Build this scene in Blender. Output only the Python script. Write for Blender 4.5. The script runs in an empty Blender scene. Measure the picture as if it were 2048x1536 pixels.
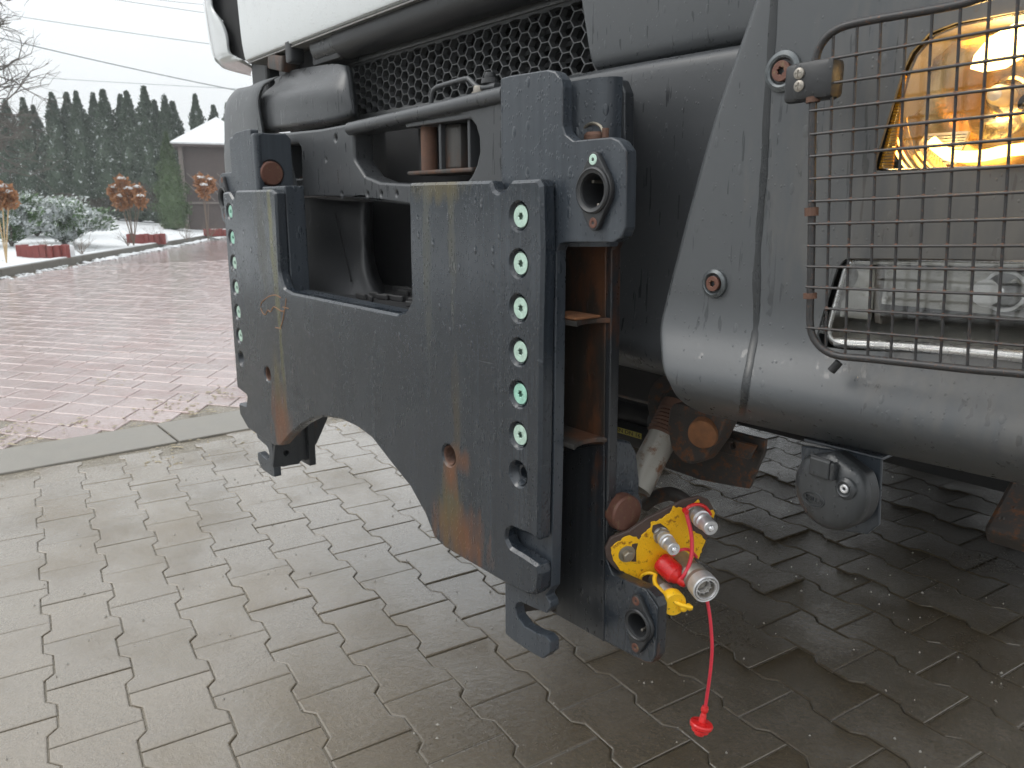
import bpy, bmesh, math, random
import numpy as np
from mathutils import Vector, Matrix, noise
from mathutils.geometry import tessellate_polygon
R = math.radians
random.seed(7)
S = bpy.context.scene
COL = S.collection
# ------------------------------------------------------------------ camera, sky, sun, exposure
F = 1539.0; CX, CY = 1024.0, 768.0
PITCH = math.atan(357/1539.0); AZ = R(38.9)
CAM = Vector((0.0, -0.68, 1.0))
FW = Vector((-math.cos(AZ)*math.cos(PITCH), math.sin(AZ)*math.cos(PITCH), -math.sin(PITCH)))
RT = Vector((math.sin(AZ), math.cos(AZ), 0.0))
UP = RT.cross(FW)
cam_data = bpy.data.cameras.new('camera')
cam = bpy.data.objects.new('camera', cam_data); COL.objects.link(cam)
cam_data.sensor_width = 36.0; cam_data.lens = 36.0*F/2048.0
cam_data.clip_start = 0.02; cam_data.clip_end = 2000.0
cam_data.dof.use_dof = True; cam_data.dof.focus_distance = 1.05; cam_data.dof.aperture_fstop = 15.0
m = Matrix((RT, UP, -FW)).transposed().to_4x4(); m.translation = CAM
cam.matrix_world = m
S.camera = cam

W = bpy.data.worlds.new('World'); S.world = W; W.use_nodes = True
nt = W.node_tree; nt.nodes.clear()
sky = nt.nodes.new('ShaderNodeTexSky'); sky.sky_type = 'NISHITA'; sky.sun_disc = False
SUN_EL, SUN_AZ = 42.0, 215.0
sky.sun_elevation = R(SUN_EL); sky.sun_rotation = R(SUN_AZ); sky.air_density = 1.0; sky.dust_density = 3.0
mx = nt.nodes.new('ShaderNodeMix'); mx.data_type = 'RGBA'; mx.inputs[0].default_value = 0.94      # the white overcast over the blue
bg = nt.nodes.new('ShaderNodeBackground'); bg.inputs[1].default_value = 0.1
wo = nt.nodes.new('ShaderNodeOutputWorld')
tc = nt.nodes.new('ShaderNodeTexCoord'); sp_ = nt.nodes.new('ShaderNodeSeparateXYZ'); nt.links.new(tc.outputs['Generated'], sp_.inputs[0])
mr = nt.nodes.new('ShaderNodeMapRange'); mr.inputs[1].default_value = 0.0; mr.inputs[2].default_value = 1.0; mr.inputs[3].default_value = 1.0; mr.inputs[4].default_value = 2.6   # overcast sky grows brighter towards the zenith
nt.links.new(sp_.outputs[2], mr.inputs[0])
vm = nt.nodes.new('ShaderNodeVectorMath'); vm.operation = 'SCALE'; vm.inputs[0].default_value = (8.05, 8.3, 8.45)
cn = nt.nodes.new('ShaderNodeTexNoise'); cn.inputs['Scale'].default_value = 2.2; cn.inputs['Detail'].default_value = 4; nt.links.new(tc.outputs['Generated'], cn.inputs['Vector'])
cr = nt.nodes.new('ShaderNodeMapRange'); cr.inputs[1].default_value = .3; cr.inputs[2].default_value = .7; cr.inputs[3].default_value = .94; cr.inputs[4].default_value = 1.05; nt.links.new(cn.outputs['Fac'], cr.inputs[0])
mm = nt.nodes.new('ShaderNodeMath'); mm.operation = 'MULTIPLY'; nt.links.new(mr.outputs[0], mm.inputs[0]); nt.links.new(cr.outputs[0], mm.inputs[1]); nt.links.new(mm.outputs[0], vm.inputs[3]); nt.links.new(vm.outputs[0], mx.inputs[7])
nt.links.new(sky.outputs[0], mx.inputs[6]); nt.links.new(mx.outputs[2], bg.inputs[0]); nt.links.new(bg.outputs[0], wo.inputs[0])

sd = bpy.data.lights.new('sun', 'SUN'); sun = bpy.data.objects.new('sun', sd); COL.objects.link(sun)
sd.energy = 0.9; sd.angle = R(25); sd.color = (1.0, 0.97, 0.92)
az = R(SUN_AZ)
sdir = Vector((math.sin(az)*math.cos(R(SUN_EL)), math.cos(az)*math.cos(R(SUN_EL)), math.sin(R(SUN_EL))))
sun.rotation_euler = sdir.to_track_quat('Z', 'Y').to_euler(); sun.location = (0, -5, 8)
S.view_settings.view_transform = 'Standard'; S.view_settings.look = 'None'
S.view_settings.exposure = 0.12; S.view_settings.gamma = 1.0; S.view_settings.use_curve_mapping = False

# ------------------------------------------------------------------ helpers
def ray(u, v): return FW + RT*((u-CX)/F) - UP*((v-CY)/F)
def on(u, v, ax, val):
    r = ray(u, v); return CAM + r*((val-CAM[ax])/r[ax])
def Y(u, v, y): return on(u, v, 1, y)
def X(u, v, x): return on(u, v, 0, x)
def Z(u, v, z): return on(u, v, 2, z)
def D(u, v, d): return CAM + ray(u, v)*d
def PL(u, v, O, n):
    r = ray(u, v); return CAM + r*((O-CAM).dot(n)/r.dot(n))
def proj(p):
    d = Vector(p)-CAM; z = d.dot(FW)
    if z < .01: return None
    return (CX+F*d.dot(RT)/z, CY-F*d.dot(UP)/z, z)

WL = {}
def empty(name, loc, label, cat, group=None):
    o = bpy.data.objects.new(name, None); COL.objects.link(o); o.location = loc
    o.empty_display_size = .05
    o['label'] = label; o['category'] = cat
    if group: o['group'] = group
    WL[o.name] = Vector(loc); return o
def tag(o, label=None, cat=None, group=None, kind=None):
    if label: o['label'] = label
    if cat: o['category'] = cat
    if group: o['group'] = group
    if kind: o['kind'] = kind
    return o
def keep_flats(me):
    """broad flat faces keep their own normal beside narrow bevels"""
    bm = bmesh.new(); bm.from_mesh(me); lay_ = bm.edges.layers.int.get('cap'); ar = {f.index: f.calc_area() for f in bm.faces}; sh = []
    for e in bm.edges:
        if len(e.link_faces) != 2: continue
        a, b = e.link_faces; A, B = ar[a.index], ar[b.index]
        if (lay_ is not None and e[lay_]) or e.calc_face_angle(0) > R(5) and (max(A, B) > 8*min(A, B) or (len(a.verts) > 4) != (len(b.verts) > 4)): sh.append(e.index)
    bm.free()
    if 'sharp_edge' in me.attributes and sh:
        at = me.attributes['sharp_edge'].data
        for i in sh: at[i].value = True
    elif sh:
        at = me.attributes.new('sharp_edge', 'BOOLEAN', 'EDGE').data
        for i in sh: at[i].value = True
def put(name, me, mat, parent=None, label=None, kind=None, smooth=32):
    """link mesh (world coordinates) with its origin at its centre"""
    n = len(me.vertices)
    co = np.empty(n*3); me.vertices.foreach_get('co', co); co = co.reshape(-1, 3)
    c = (co.min(0)+co.max(0))/2
    co -= c; me.vertices.foreach_set('co', co.ravel())
    if smooth:
        me.shade_smooth(); me.set_sharp_from_angle(angle=R(smooth))
        if len(me.polygons) < 12000: keep_flats(me)
    me.update()
    o = bpy.data.objects.new(name, me); COL.objects.link(o)
    me.name = name
    if mat:
        me.materials.clear(); me.materials.append(mat)
    c = Vector(c)
    if parent: o.parent = parent; o.location = c-WL[parent.name]
    else: o.location = c
    WL[o.name] = c
    tag(o, label, None, None, kind)
    return o
def mesh(verts, faces):
    me = bpy.data.meshes.new('m'); me.from_pydata([tuple(v) for v in verts], [], faces); me.validate(); return me
def from_bm(bm, recalc=True):
    if recalc: bmesh.ops.recalc_face_normals(bm, faces=bm.faces)
    me = bpy.data.meshes.new('m'); bm.to_mesh(me); bm.free(); return me
def join(meshes):
    bm = bmesh.new()
    for me in meshes: bm.from_mesh(me); bpy.data.meshes.remove(me)
    me = bpy.data.meshes.new('m'); bm.to_mesh(me); bm.free(); return me
def box(c, s, bev=0.0, rot=None, seg=2):
    bm = bmesh.new(); bmesh.ops.create_cube(bm, size=1)
    for v in bm.verts: v.co = Vector((v.co.x*s[0], v.co.y*s[1], v.co.z*s[2]))
    if bev: bmesh.ops.bevel(bm, geom=bm.edges[:], offset=bev, segments=seg, affect='EDGES', profile=.5)
    if rot is not None: bmesh.ops.transform(bm, matrix=rot.to_4x4(), verts=bm.verts)
    bmesh.ops.translate(bm, vec=Vector(c), verts=bm.verts)
    return from_bm(bm)
def bounds(x0, x1, y0, y1, z0, z1, bev=0.0): return box(((x0+x1)/2, (y0+y1)/2, (z0+z1)/2), (x1-x0, y1-y0, z1-z0), bev)
def rounded(pts, r, seg=5):
    """round polygon corners; r number or list"""
    n = len(pts); out = []
    for i in range(n):
        ri = r[i] if isinstance(r, (list, tuple)) else r
        p = Vector(pts[i][:2]); a = Vector(pts[i-1][:2]); b = Vector(pts[(i+1) % n][:2])
        if ri <= 0: out.append(p); continue
        da, db = (a-p), (b-p); la, lb = da.length, db.length
        if la < 1e-7 or lb < 1e-7: continue
        da /= la; db /= lb
        ang = math.acos(max(-1, min(1, da.dot(db))))
        if ang > R(172): out.append(p); continue
        t = min(ri/max(math.tan(ang/2), .05), la*.45, lb*.45)
        p0, p1 = p+da*t, p+db*t
        for k in range(seg+1):
            s = k/seg; out.append(p0*(1-s)**2+p*2*s*(1-s)+p1*s*s)
    return out
def circle(cx, cy, r, n=24, ry=None): return [Vector((cx+r*math.cos(2*math.pi*k/n), cy+(ry or r)*math.sin(2*math.pi*k/n))) for k in range(n)]
def ev(ob):
    dg = bpy.context.evaluated_depsgraph_get(); dg.update()
    e = ob.evaluated_get(dg); return bpy.data.meshes.new_from_object(e, depsgraph=dg)
def plate2d(outline, holes, t, bevel=.001, seg=1):
    cu = bpy.data.curves.new('c', 'CURVE'); cu.dimensions = '2D'; cu.fill_mode = 'BOTH'
    for poly in [outline]+list(holes):
        sp = cu.splines.new('POLY'); sp.points.add(len(poly)-1); sp.use_cyclic_u = True
        for k, p in enumerate(poly): sp.points[k].co = (p[0], p[1], 0, 1)
    bevel = min(bevel, t*.45)
    cu.extrude = max(t/2-bevel, 1e-5); cu.bevel_depth = bevel; cu.bevel_resolution = seg-1; cu.offset = -bevel
    ob = bpy.data.objects.new('c', cu); COL.objects.link(ob)
    me = ev(ob); bpy.data.objects.remove(ob); bpy.data.curves.remove(cu)
    bm = bmesh.new(); bm.from_mesh(me); bpy.data.meshes.remove(me)
    bmesh.ops.remove_doubles(bm, verts=bm.verts, dist=1e-6)
    bmesh.ops.recalc_face_normals(bm, faces=bm.faces)
    flat = [f for f in bm.faces if abs(f.normal.z) > .9999]
    bmesh.ops.dissolve_faces(bm, faces=flat) if False else None
    lay_ = bm.edges.layers.int.new('cap')
    for e in bm.edges:
        k = [abs(f.normal.z) > .9999 for f in e.link_faces]
        if True in k and False in k: e[lay_] = 1
    return from_bm(bm)
def frame_map(me, O, e1, e2, n):
    M = Matrix((e1, e2, n)).transposed().to_4x4(); M.translation = O
    me.transform(M); return me
EX, EY, EZ = Vector((1, 0, 0)), Vector((0, 1, 0)), Vector((0, 0, 1))
def plateY(outline, holes, y0, y1, bevel=.001, seg=1):
    """plate facing -Y between y0 and y1; outline in (x, z)"""
    return frame_map(plate2d(outline, holes, y1-y0, bevel, seg), Vector((0, (y0+y1)/2, 0)), EX, EZ, -EY)
def plateX(outline, holes, x0, x1, bevel=.001, seg=1):
    """plate facing +X; outline in (y, z)"""
    return frame_map(plate2d(outline, holes, x1-x0, bevel, seg), Vector(((x0+x1)/2, 0, 0)), EY, EZ, EX)
def pxY(pts, y): return [Vector((Y(u, v, y).x, Y(u, v, y).z)) for u, v in pts]
def pxX(pts, x): return [Vector((X(u, v, x).y, X(u, v, x).z)) for u, v in pts]
def catmull(pts, k=6, closed=False):
    P = [Vector(p) for p in pts]; n = len(P); out = []
    for i in range(n if closed else n-1):
        if closed: a, b, c, d = P[i-1], P[i], P[(i+1) % n], P[(i+2) % n]
        else: a, b, c, d = P[max(i-1, 0)], P[i], P[i+1], P[min(i+2, n-1)]
        for s in range(k):
            t = s/k
            out.append(.5*((2*b)+(c-a)*t+(2*a-5*b+4*c-d)*t*t+(3*b-a-3*c+d)*t**3))
    if not closed: out.append(P[-1])
    return out
def tube(paths, r, seg=8, caps=True, taper=None):
    """paths: list of polylines of 3D points; one mesh"""
    V, Fs = [], []
    for path in paths:
        P = [Vector(p) for p in path]; n = len(P); base = len(V)
        t0 = (P[1]-P[0]).normalized(); nrm = t0.orthogonal().normalized()
        for i in range(n):
            t = (P[min(i+1, n-1)]-P[max(i-1, 0)]).normalized()
            nrm = (nrm-t*nrm.dot(t)).normalized(); b = t.cross(nrm)
            rr = r if taper is None else r*(1-(1-taper)*i/(n-1))
            for k in range(seg):
                a = 2*math.pi*k/seg; V.append(P[i]+nrm*(rr*math.cos(a))+b*(rr*math.sin(a)))
        for i in range(n-1):
            for k in range(seg):
                a = base+i*seg+k; b2 = base+i*seg+(k+1) % seg
                Fs.append((a, b2, b2+seg, a+seg))
        if caps:
            Fs.append([base+k for k in range(seg)][::-1]); Fs.append([base+(n-1)*seg+k for k in range(seg)])
    return mesh(V, Fs)
def lathe(profile, O, n, seg=32, e1=None):
    """profile [(radius, height along n)]"""
    n = Vector(n).normalized(); e1 = (e1 or n.orthogonal()).normalized(); e2 = n.cross(e1)
    V, Fs = [], []
    for r, h in profile:
        for k in range(seg):
            a = 2*math.pi*k/seg; V.append(Vector(O)+n*h+e1*(r*math.cos(a))+e2*(r*math.sin(a)))
    for i in range(len(profile)-1):
        for k in range(seg):
            a = i*seg+k; b = i*seg+(k+1) % seg; Fs.append((a, b, b+seg, a+seg))
    bm = bmesh.new(); vs = [bm.verts.new(v) for v in V]
    for f in Fs:
        try: bm.faces.new([vs[k] for k in f])
        except ValueError: pass
    bmesh.ops.remove_doubles(bm, verts=bm.verts, dist=1e-6)
    return from_bm(bm, recalc=True)
def patch(grid, k=6, thick=0.0, back=EY):
    """smooth surface through a grid of 3D points"""
    rows = [catmull(r, k) for r in grid]
    cols = list(zip(*rows)); cols = [catmull(c, k) for c in cols]
    nu, nv = len(cols), len(cols[0])
    V = [p for c in cols for p in c]; Fs = []
    for i in range(nu-1):
        for j in range(nv-1): Fs.append((i*nv+j, i*nv+j+1, (i+1)*nv+j+1, (i+1)*nv+j))
    if thick:
        N = len(V); V += [p+back*thick for p in V]
        Fs += [tuple(q+N for q in reversed(f)) for f in Fs]
        bd = [i*nv for i in range(nu)]+[(nu-1)*nv+j for j in range(1, nv)]+[i*nv+nv-1 for i in range(nu-2, -1, -1)]+[j for j in range(nv-2, 0, -1)]
        for a, b in zip(bd, bd[1:]+bd[:1]): Fs.append((a, b, b+N, a+N))
    bm = bmesh.new(); vs = [bm.verts.new(v) for v in V]
    for f in Fs:
        try: bm.faces.new([vs[q] for q in f])
        except ValueError: pass
    return from_bm(bm)
def boolean(me, cutters):
    """cut the meshes `cutters` out of me"""
    o = bpy.data.objects.new('t', me); COL.objects.link(o); cs = []
    for c in cutters:
        oc = bpy.data.objects.new('k', c); COL.objects.link(oc); cs.append(oc)
        md = o.modifiers.new('b', 'BOOLEAN'); md.operation = 'DIFFERENCE'; md.solver = 'EXACT'; md.object = oc
    r = ev(o)
    bpy.data.objects.remove(o)
    for oc in cs: bpy.data.objects.remove(oc)
    return r
def text_mesh(s, size, ext):
    cu = bpy.data.curves.new('t', 'FONT'); cu.body = s; cu.size = size; cu.extrude = ext; cu.align_x = 'CENTER'; cu.align_y = 'CENTER'; cu.resolution_u = 3
    o = bpy.data.objects.new('t', cu); COL.objects.link(o); me = ev(o); bpy.data.objects.remove(o); bpy.data.curves.remove(cu)
    return me

# ------------------------------------------------------------------ materials
class NB:
    def __init__(s, name):
        s.m = bpy.data.materials.new(name); s.m.use_nodes = True; s.t = s.m.node_tree
        s.b = s.t.nodes['Principled BSDF']; s.out = s.t.nodes['Material Output']
        s._pos = None
    def n(s, typ, **kw):
        x = s.t.nodes.new(typ)
        for k, v in kw.items(): setattr(x, k, v)
        return x
    def L(s, a, b): s.t.links.new(a, b)
    def pos(s):
        if s._pos is None: s._pos = s.n('ShaderNodeNewGeometry').outputs['Position']
        return s._pos
    def obj(s): return s.n('ShaderNodeTexCoord').outputs['Object']
    def scale(s, vec, sc):
        mp = s.n('ShaderNodeMapping'); mp.inputs['Scale'].default_value = sc if isinstance(sc, tuple) else (sc,)*3
        s.L(vec, mp.inputs['Vector']); return mp.outputs[0]
    def noise(s, sc=(1, 1, 1), detail=4, rough=.55, vec=None, dist=0):
        x = s.n('ShaderNodeTexNoise'); x.inputs['Scale'].default_value = 1; x.inputs['Detail'].default_value = detail
        x.inputs['Roughness'].default_value = rough; x.inputs['Distortion'].default_value = dist
        s.L(s.scale(vec if vec is not None else s.pos(), sc), x.inputs['Vector']); return x.outputs['Fac']
    def ramp(s, f, stops):
        x = s.n('ShaderNodeValToRGB'); e = x.color_ramp.elements
        while len(e) > 1: e.remove(e[-1])
        for i, (p, c) in enumerate(stops):
            if not isinstance(c, tuple): c = (c, c, c)
            k = e[0] if i == 0 else e.new(p)
            k.position = p; k.color = (*c, 1)
        s.L(f, x.inputs[0]); return x.outputs[0]
    def lin(s, f, a, b, c=0., d=1.):
        x = s.n('ShaderNodeMapRange'); x.inputs[1].default_value = a; x.inputs[2].default_value = b; x.inputs[3].default_value = c; x.inputs[4].default_value = d
        s.L(f, x.inputs[0]); return x.outputs[0]
    def mix(s, f, a, b):
        x = s.n('ShaderNodeMix', data_type='RGBA')
        for v, i in ((f, 0), (a, 6), (b, 7)):
            if isinstance(v, (int, float)): x.inputs[i].default_value = v if i == 0 else (v, v, v, 1)
            elif isinstance(v, tuple): x.inputs[i].default_value = (*v, 1)
            else: s.L(v, x.inputs[i])
        return x.outputs[2]
    def math(s, op, a, b=None):
        x = s.n('ShaderNodeMath', operation=op)
        for v, i in ((a, 0), (b, 1)):
            if v is None: continue
            if isinstance(v, (int, float)): x.inputs[i].default_value = v
            else: s.L(v, x.inputs[i])
        return x.outputs[0]
    def xyz(s):
        x = s.n('ShaderNodeSeparateXYZ'); s.L(s.pos(), x.inputs[0]); return x.outputs
    def drops(s, sc=(260, 260, 160), size=.35, frac=.5, vec=None):
        """height of scattered droplets"""
        v = s.n('ShaderNodeTexVoronoi'); v.inputs['Scale'].default_value = 1; v.inputs['Randomness'].default_value = 1
        s.L(s.scale(vec if vec is not None else s.pos(), sc), v.inputs['Vector'])
        h = s.lin(v.outputs['Distance'], 0, size, 1, 0)
        r = s.n('ShaderNodeSeparateColor'); s.L(v.outputs['Color'], r.inputs[0])
        k = s.math('LESS_THAN', r.outputs[0], frac)
        return s.math('MULTIPLY', s.math('POWER', h, .5), k)
    def bump(s, h, strength=.3, dist=.001, prev=None):
        x = s.n('ShaderNodeBump'); x.inputs['Strength'].default_value = strength; x.inputs['Distance'].default_value = dist
        s.L(h, x.inputs['Height'])
        if prev is not None: s.L(prev, x.inputs['Normal'])
        return x.outputs[0]
    def set(s, base=None, rough=None, metal=None, normal=None, coat=None, spec=None, alpha=None):
        for v, k in ((base, 'Base Color'), (rough, 'Roughness'), (metal, 'Metallic'), (normal, 'Normal'), (coat, 'Coat Weight'), (spec, 'Specular IOR Level'), (alpha, 'Alpha')):
            if v is None: continue
            if isinstance(v, (int, float)): s.b.inputs[k].default_value = v
            elif isinstance(v, tuple): s.b.inputs[k].default_value = (*v, 1)
            else: s.L(v, s.b.inputs[k])
        return s.m
def blob(m, cx, cz, rx, rz, ax=0, warp=.5):
    """0..1 wear mask around a spot on a plate (world x/z)"""
    if not hasattr(m, 'bx'): m.bx = m.xyz(); m.bn = m.noise((60, 60, 12), 5, .6); m.bc = m.noise((150, 150, 8), 4, .7)
    o = m.bx; nz = m.bn
    a = m.math('DIVIDE', m.math('SUBTRACT', o[ax], cx), rx); b = m.math('DIVIDE', m.math('SUBTRACT', o[2], cz), rz)
    d = m.math('SQRT', m.math('ADD', m.math('MULTIPLY', a, a), m.math('MULTIPLY', b, b)))
    d = m.math('ADD', d, m.math('MULTIPLY', m.math('SUBTRACT', nz, .5), warp*5))
    return m.lin(d, .3, 1.25, 1, 0)

def mk_paint(name, base=(.012, .016, .022), base2=(.027, .034, .043), wear=(), rust_all=0.0, rough=(.17, .34), drop=.5, dscale=1.0):
    m = NB(name)
    streak = m.noise((90, 90, 2.5), 6, .6)
    big = m.noise((3, 3, 3), 3, .5)
    c = m.mix(m.lin(streak, .35, .75), base, base2)
    c = m.mix(m.lin(big, .4, .8, 0, .5), c, base2)
    spots = m.noise((45, 45, 30), 7, .75)
    c = m.mix(m.lin(spots, .70, .75, 0, .7), c, (.09, .045, .025))
    scr = m.lin(m.noise((7, 7, 160), 3, .5), .70, .72); scr = m.math('MULTIPLY', scr, m.lin(m.noise((4, 4, 4), 3, .5), .52, .6))
    c = m.mix(m.math('MULTIPLY', scr, .35), c, (.14, .14, .14))
    rusty = m.mix(m.noise((80, 80, 20), 6, .7), (.03, .016, .010), (.23, .085, .028) if not rust_all else (.15, .055, .02))
    if rust_all:
        rn = m.noise((14, 14, 5), 7, .65)
        c = m.mix(m.lin(rn, .62-rust_all*.35, .72-rust_all*.25), c, rusty)
    ro = m.lin(m.noise((9, 9, 5), 5, .6), .3, .7, rough[0], rough[1])
    for w in wear:
        k = blob(m, *w['p'])
        col = rusty if w['c'] == 'rust' else m.mix(m.bc, w['c'], tuple(x*.35 for x in w['c']))
        c = m.mix(m.math('MULTIPLY', k, w.get('a', .9)), c, col)
        ro = m.math('ADD', ro, m.math('MULTIPLY', k, .25 if w['c'] == 'rust' else .08))
    h = m.drops((230*dscale, 230*dscale, 150*dscale), .42, drop)
    h2 = m.drops((70*dscale, 70*dscale, 38*dscale), .3, .22)
    hh = m.math('ADD', h, m.math('MULTIPLY', h2, 2.0))
    nrm = m.bump(m.noise((12, 12, 8), 3, .5), .12, .0008)
    nrm = m.bump(hh, .7, .0007, nrm)
    ro = m.math('SUBTRACT', ro, m.math('MULTIPLY', m.math('MINIMUM', hh, 1), .15))
    return m.set(c, ro, None, nrm, None, .6)
def simple(name, base, rough=.5, metal=0, var=.3, sc=20, bump=0, dist=.002, drop=0, spec=.5, rust=0, coat=0, rustc=(.22, .085, .03)):
    m = NB(name)
    n = m.noise((sc, sc, sc), 6, .6)
    c = m.mix(n, tuple(x*(1-var) for x in base), tuple(min(1, x*(1+var)) for x in base))
    if rust:
        rn = m.noise((sc*2, sc*2, sc*2), 7, .7)
        c = m.mix(m.lin(rn, .62-rust*.3, .70-rust*.2), c, m.mix(n, rustc, tuple(x*.3 for x in rustc)))
    nrm = None
    if bump: nrm = m.bump(m.noise((sc*6,)*3, 5, .65), bump, dist)
    if drop: nrm = m.bump(m.drops((200, 200, 120), .4, drop), .9, .001, nrm)
    return m.set(c, m.lin(n, .3, .7, max(0.02, rough-.08), rough+.08), metal, nrm, coat or None, spec)

RUST = 'rust'
M = {}
M['mount'] = mk_paint('mount_paint', wear=[
    dict(p=(-1.715, .49, .055, .10), c=RUST), dict(p=(-1.725, .60, .022, .07), c=(.12, .095, .03), a=.7),
    dict(p=(-1.70, .95, .012, .20, 0, .5), c=(.16, .15, .035), a=.75), dict(p=(-1.755, .93, .035, .16, 0, .5), c=(.085, .08, .05), a=.45),
    dict(p=(-1.685, .74, .010, .22, 0, .5), c=(.14, .13, .03), a=.6),
    dict(p=(-.985, .47, .075, .048), c=RUST), dict(p=(-1.01, .50, .035, .08, 0, .5), c=(.13, .11, .04), a=.6), dict(p=(-1.005, .565, .02, .035), c=RUST, a=.85), dict(p=(-.975, .60, .028, .022), c=RUST, a=.7),
    dict(p=(-.985, .68, .013, .08, 0, .5), c=(.12, .085, .03), a=.4), dict(p=(-.99, .98, .010, .12, 0, .6), c=(.12, .11, .06), a=.45),
    dict(p=(-1.03, 1.03, .07, .025), c=(.12, .09, .02), a=.7), dict(p=(-1.06, .95, .012, .16, 0, .6), c=(.10, .10, .07), a=.5)])
M['bracket'] = mk_paint('bracket_paint', (.024, .030, .039), (.048, .058, .070), rough=(.25, .45), drop=.35)
M['channel'] = mk_paint('channel_rusty', (.012,.011,.010), (.035,.024,.016), rust_all=.36, rough=(.35, .6), drop=.1)
M['channel_low'] = mk_paint('channel_dark', (.012, .014, .018), (.03, .033, .036), rust_all=.12, rough=(.25, .45), drop=.15)
M['steel_dirty'] = mk_paint('chassis_steel', (.02, .019, .018), (.045, .04, .035), rust_all=.45, rough=(.45, .7), drop=.1)
def mk_plastic(name, base, rough=.42, streaks=True, dust=None):
    m = NB(name)
    n = m.noise((5, 5, 5), 4, .5); f = m.noise((400, 400, 400), 3, .6)
    c = m.mix(n, tuple(x*.88 for x in base), tuple(x*1.12 for x in base))
    ro = m.lin(n, .3, .7, rough-.05, rough+.06)
    if streaks:
        st = m.lin(m.noise((150, 150, 9), 2, .5), .60, .64)
        st = m.math('MULTIPLY', st, m.lin(m.noise((38, 38, 26), 2, .5), .50, .55))
        c = m.mix(m.math('MULTIPLY', st, .42), c, tuple(x*.3 for x in base)); ro = m.math('SUBTRACT', ro, m.math('MULTIPLY', st, .2))
        if dust: c = m.mix(m.math('MULTIPLY', blob(m, *dust), .62), c, (.185, .165, .14)); ro = m.math('ADD', ro, m.math('MULTIPLY', blob(m, *dust), .08))  # dust film, with the headlamp's warm glow painted into its colour
        dirt = m.lin(m.noise((60, 60, 60), 8, .8), .70, .76)
        c = m.mix(m.math('MULTIPLY', dirt, .45), c, (.35, .34, .32))
    nrm = m.bump(f, .06, .0006)
    nrm = m.bump(m.math('ADD', m.drops((95, 95, 42), .26, .16), m.drops((260, 260, 180), .3, .12)), .6, .0008, nrm)
    return m.set(c, ro, None, nrm, None, .5)
M['bumper'] = mk_plastic('bumper_plastic', (.072, .077, .082), .40, True, (-.17, 1.02, .27, .21, 0, .25))
M['bumper_dark'] = mk_plastic('bumper_dark_plastic', (.05, .053, .057), .36)
M['black_plastic'] = mk_plastic('black_plastic', (.022, .023, .025), .45, False)
M['grille'] = simple('grille_plastic', (.075, .078, .08), .45, 0, .25, 30, .1, .0005, .2)
M['white'] = simple('white_cab_paint', (.52, .54, .54), .16, 0, .05, 6, 0, 0, .3, .5, 0, .6)
M['rubber'] = simple('rubber', (.018, .018, .019), .6, 0, .3, 40, .3, .001)
M['pin'] = simple('pin_rust', (.13, .055, .038), .5, .2, .35, 60, .5, .001, 0, .5, .2, 0, (.28, .2, .1))
M['rustbrown'] = simple('rust_brown', (.115, .058, .038), .75, 0, .5, 70, .6, .001)
M['rustorange'] = simple('rust_orange', (.20, .085, .035), .8, 0, .6, 60, .8, .0015)
M['zinc'] = simple('zinc_screw', (.46, .62, .53), .42, .2, .45, 160, .15, .0004, 0, .5, .0)
M['zinc_green'] = simple('zinc_screw_green', (.34, .62, .50), .42, .2, .5, 120, .15, .0004)
M['bolt_steel'] = simple('bolt_steel', (.30, .27, .22), .45, .7, .3, 90, .2, .0005)
M['chrome'] = simple('chromed_steel', (.86, .86, .87), .26, .75, .08, 60)
M['steel'] = simple('machined_steel', (.66, .66, .67), .38, .7, .2, 120, .1, .0004)
M['steel_dark'] = simple('dark_steel', (.30, .275, .24), .42, .6, .3, 120, .15, .0004)
M['yellow_paint'] = simple('yellow_peeling_paint', (.92, .50, .008), .45, 0, .14, 45, .9, .0014, 0, .4, .22, 0, (.50, .17, .01))
M['yellow'] = simple('yellow_rubber', (.90, .52, .012), .42, 0, .12, 90, .3, .0006, 0, .5, .10, 0, (.18, .13, .03))
M['red'] = simple('red_plastic', (.62, .018, .018), .28, 0, .18, 60, .2, .0005, .2, .5)
M['pink_red'] = simple('faded_red_rubber', (.66, .035, .06), .4, 0, .25, 120, .4, .0006)
M['brownplate'] = simple('bare_brown_steel', (.075, .05, .042), .5, .1, .4, 50, .4, .0008, .2)
M['tubewhite'] = simple('worn_white_steel', (.27, .255, .225), .45, .1, .15, 14, .2, .0006, 0, .5, .28)
M['guard'] = simple('lamp_guard_wire', (.040, .039, .040), .4, .3, .35, 160, .2, .0004, 0, .5, .18, 0, (.20, .10, .06))
M['washer'] = simple('washer_worn', (.10, .11, .115), .35, .4, .8, 220, .3, .0004)
M['black'] = simple('dark_void', (.006, .006, .007), .8, 0, .3, 10)

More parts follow.
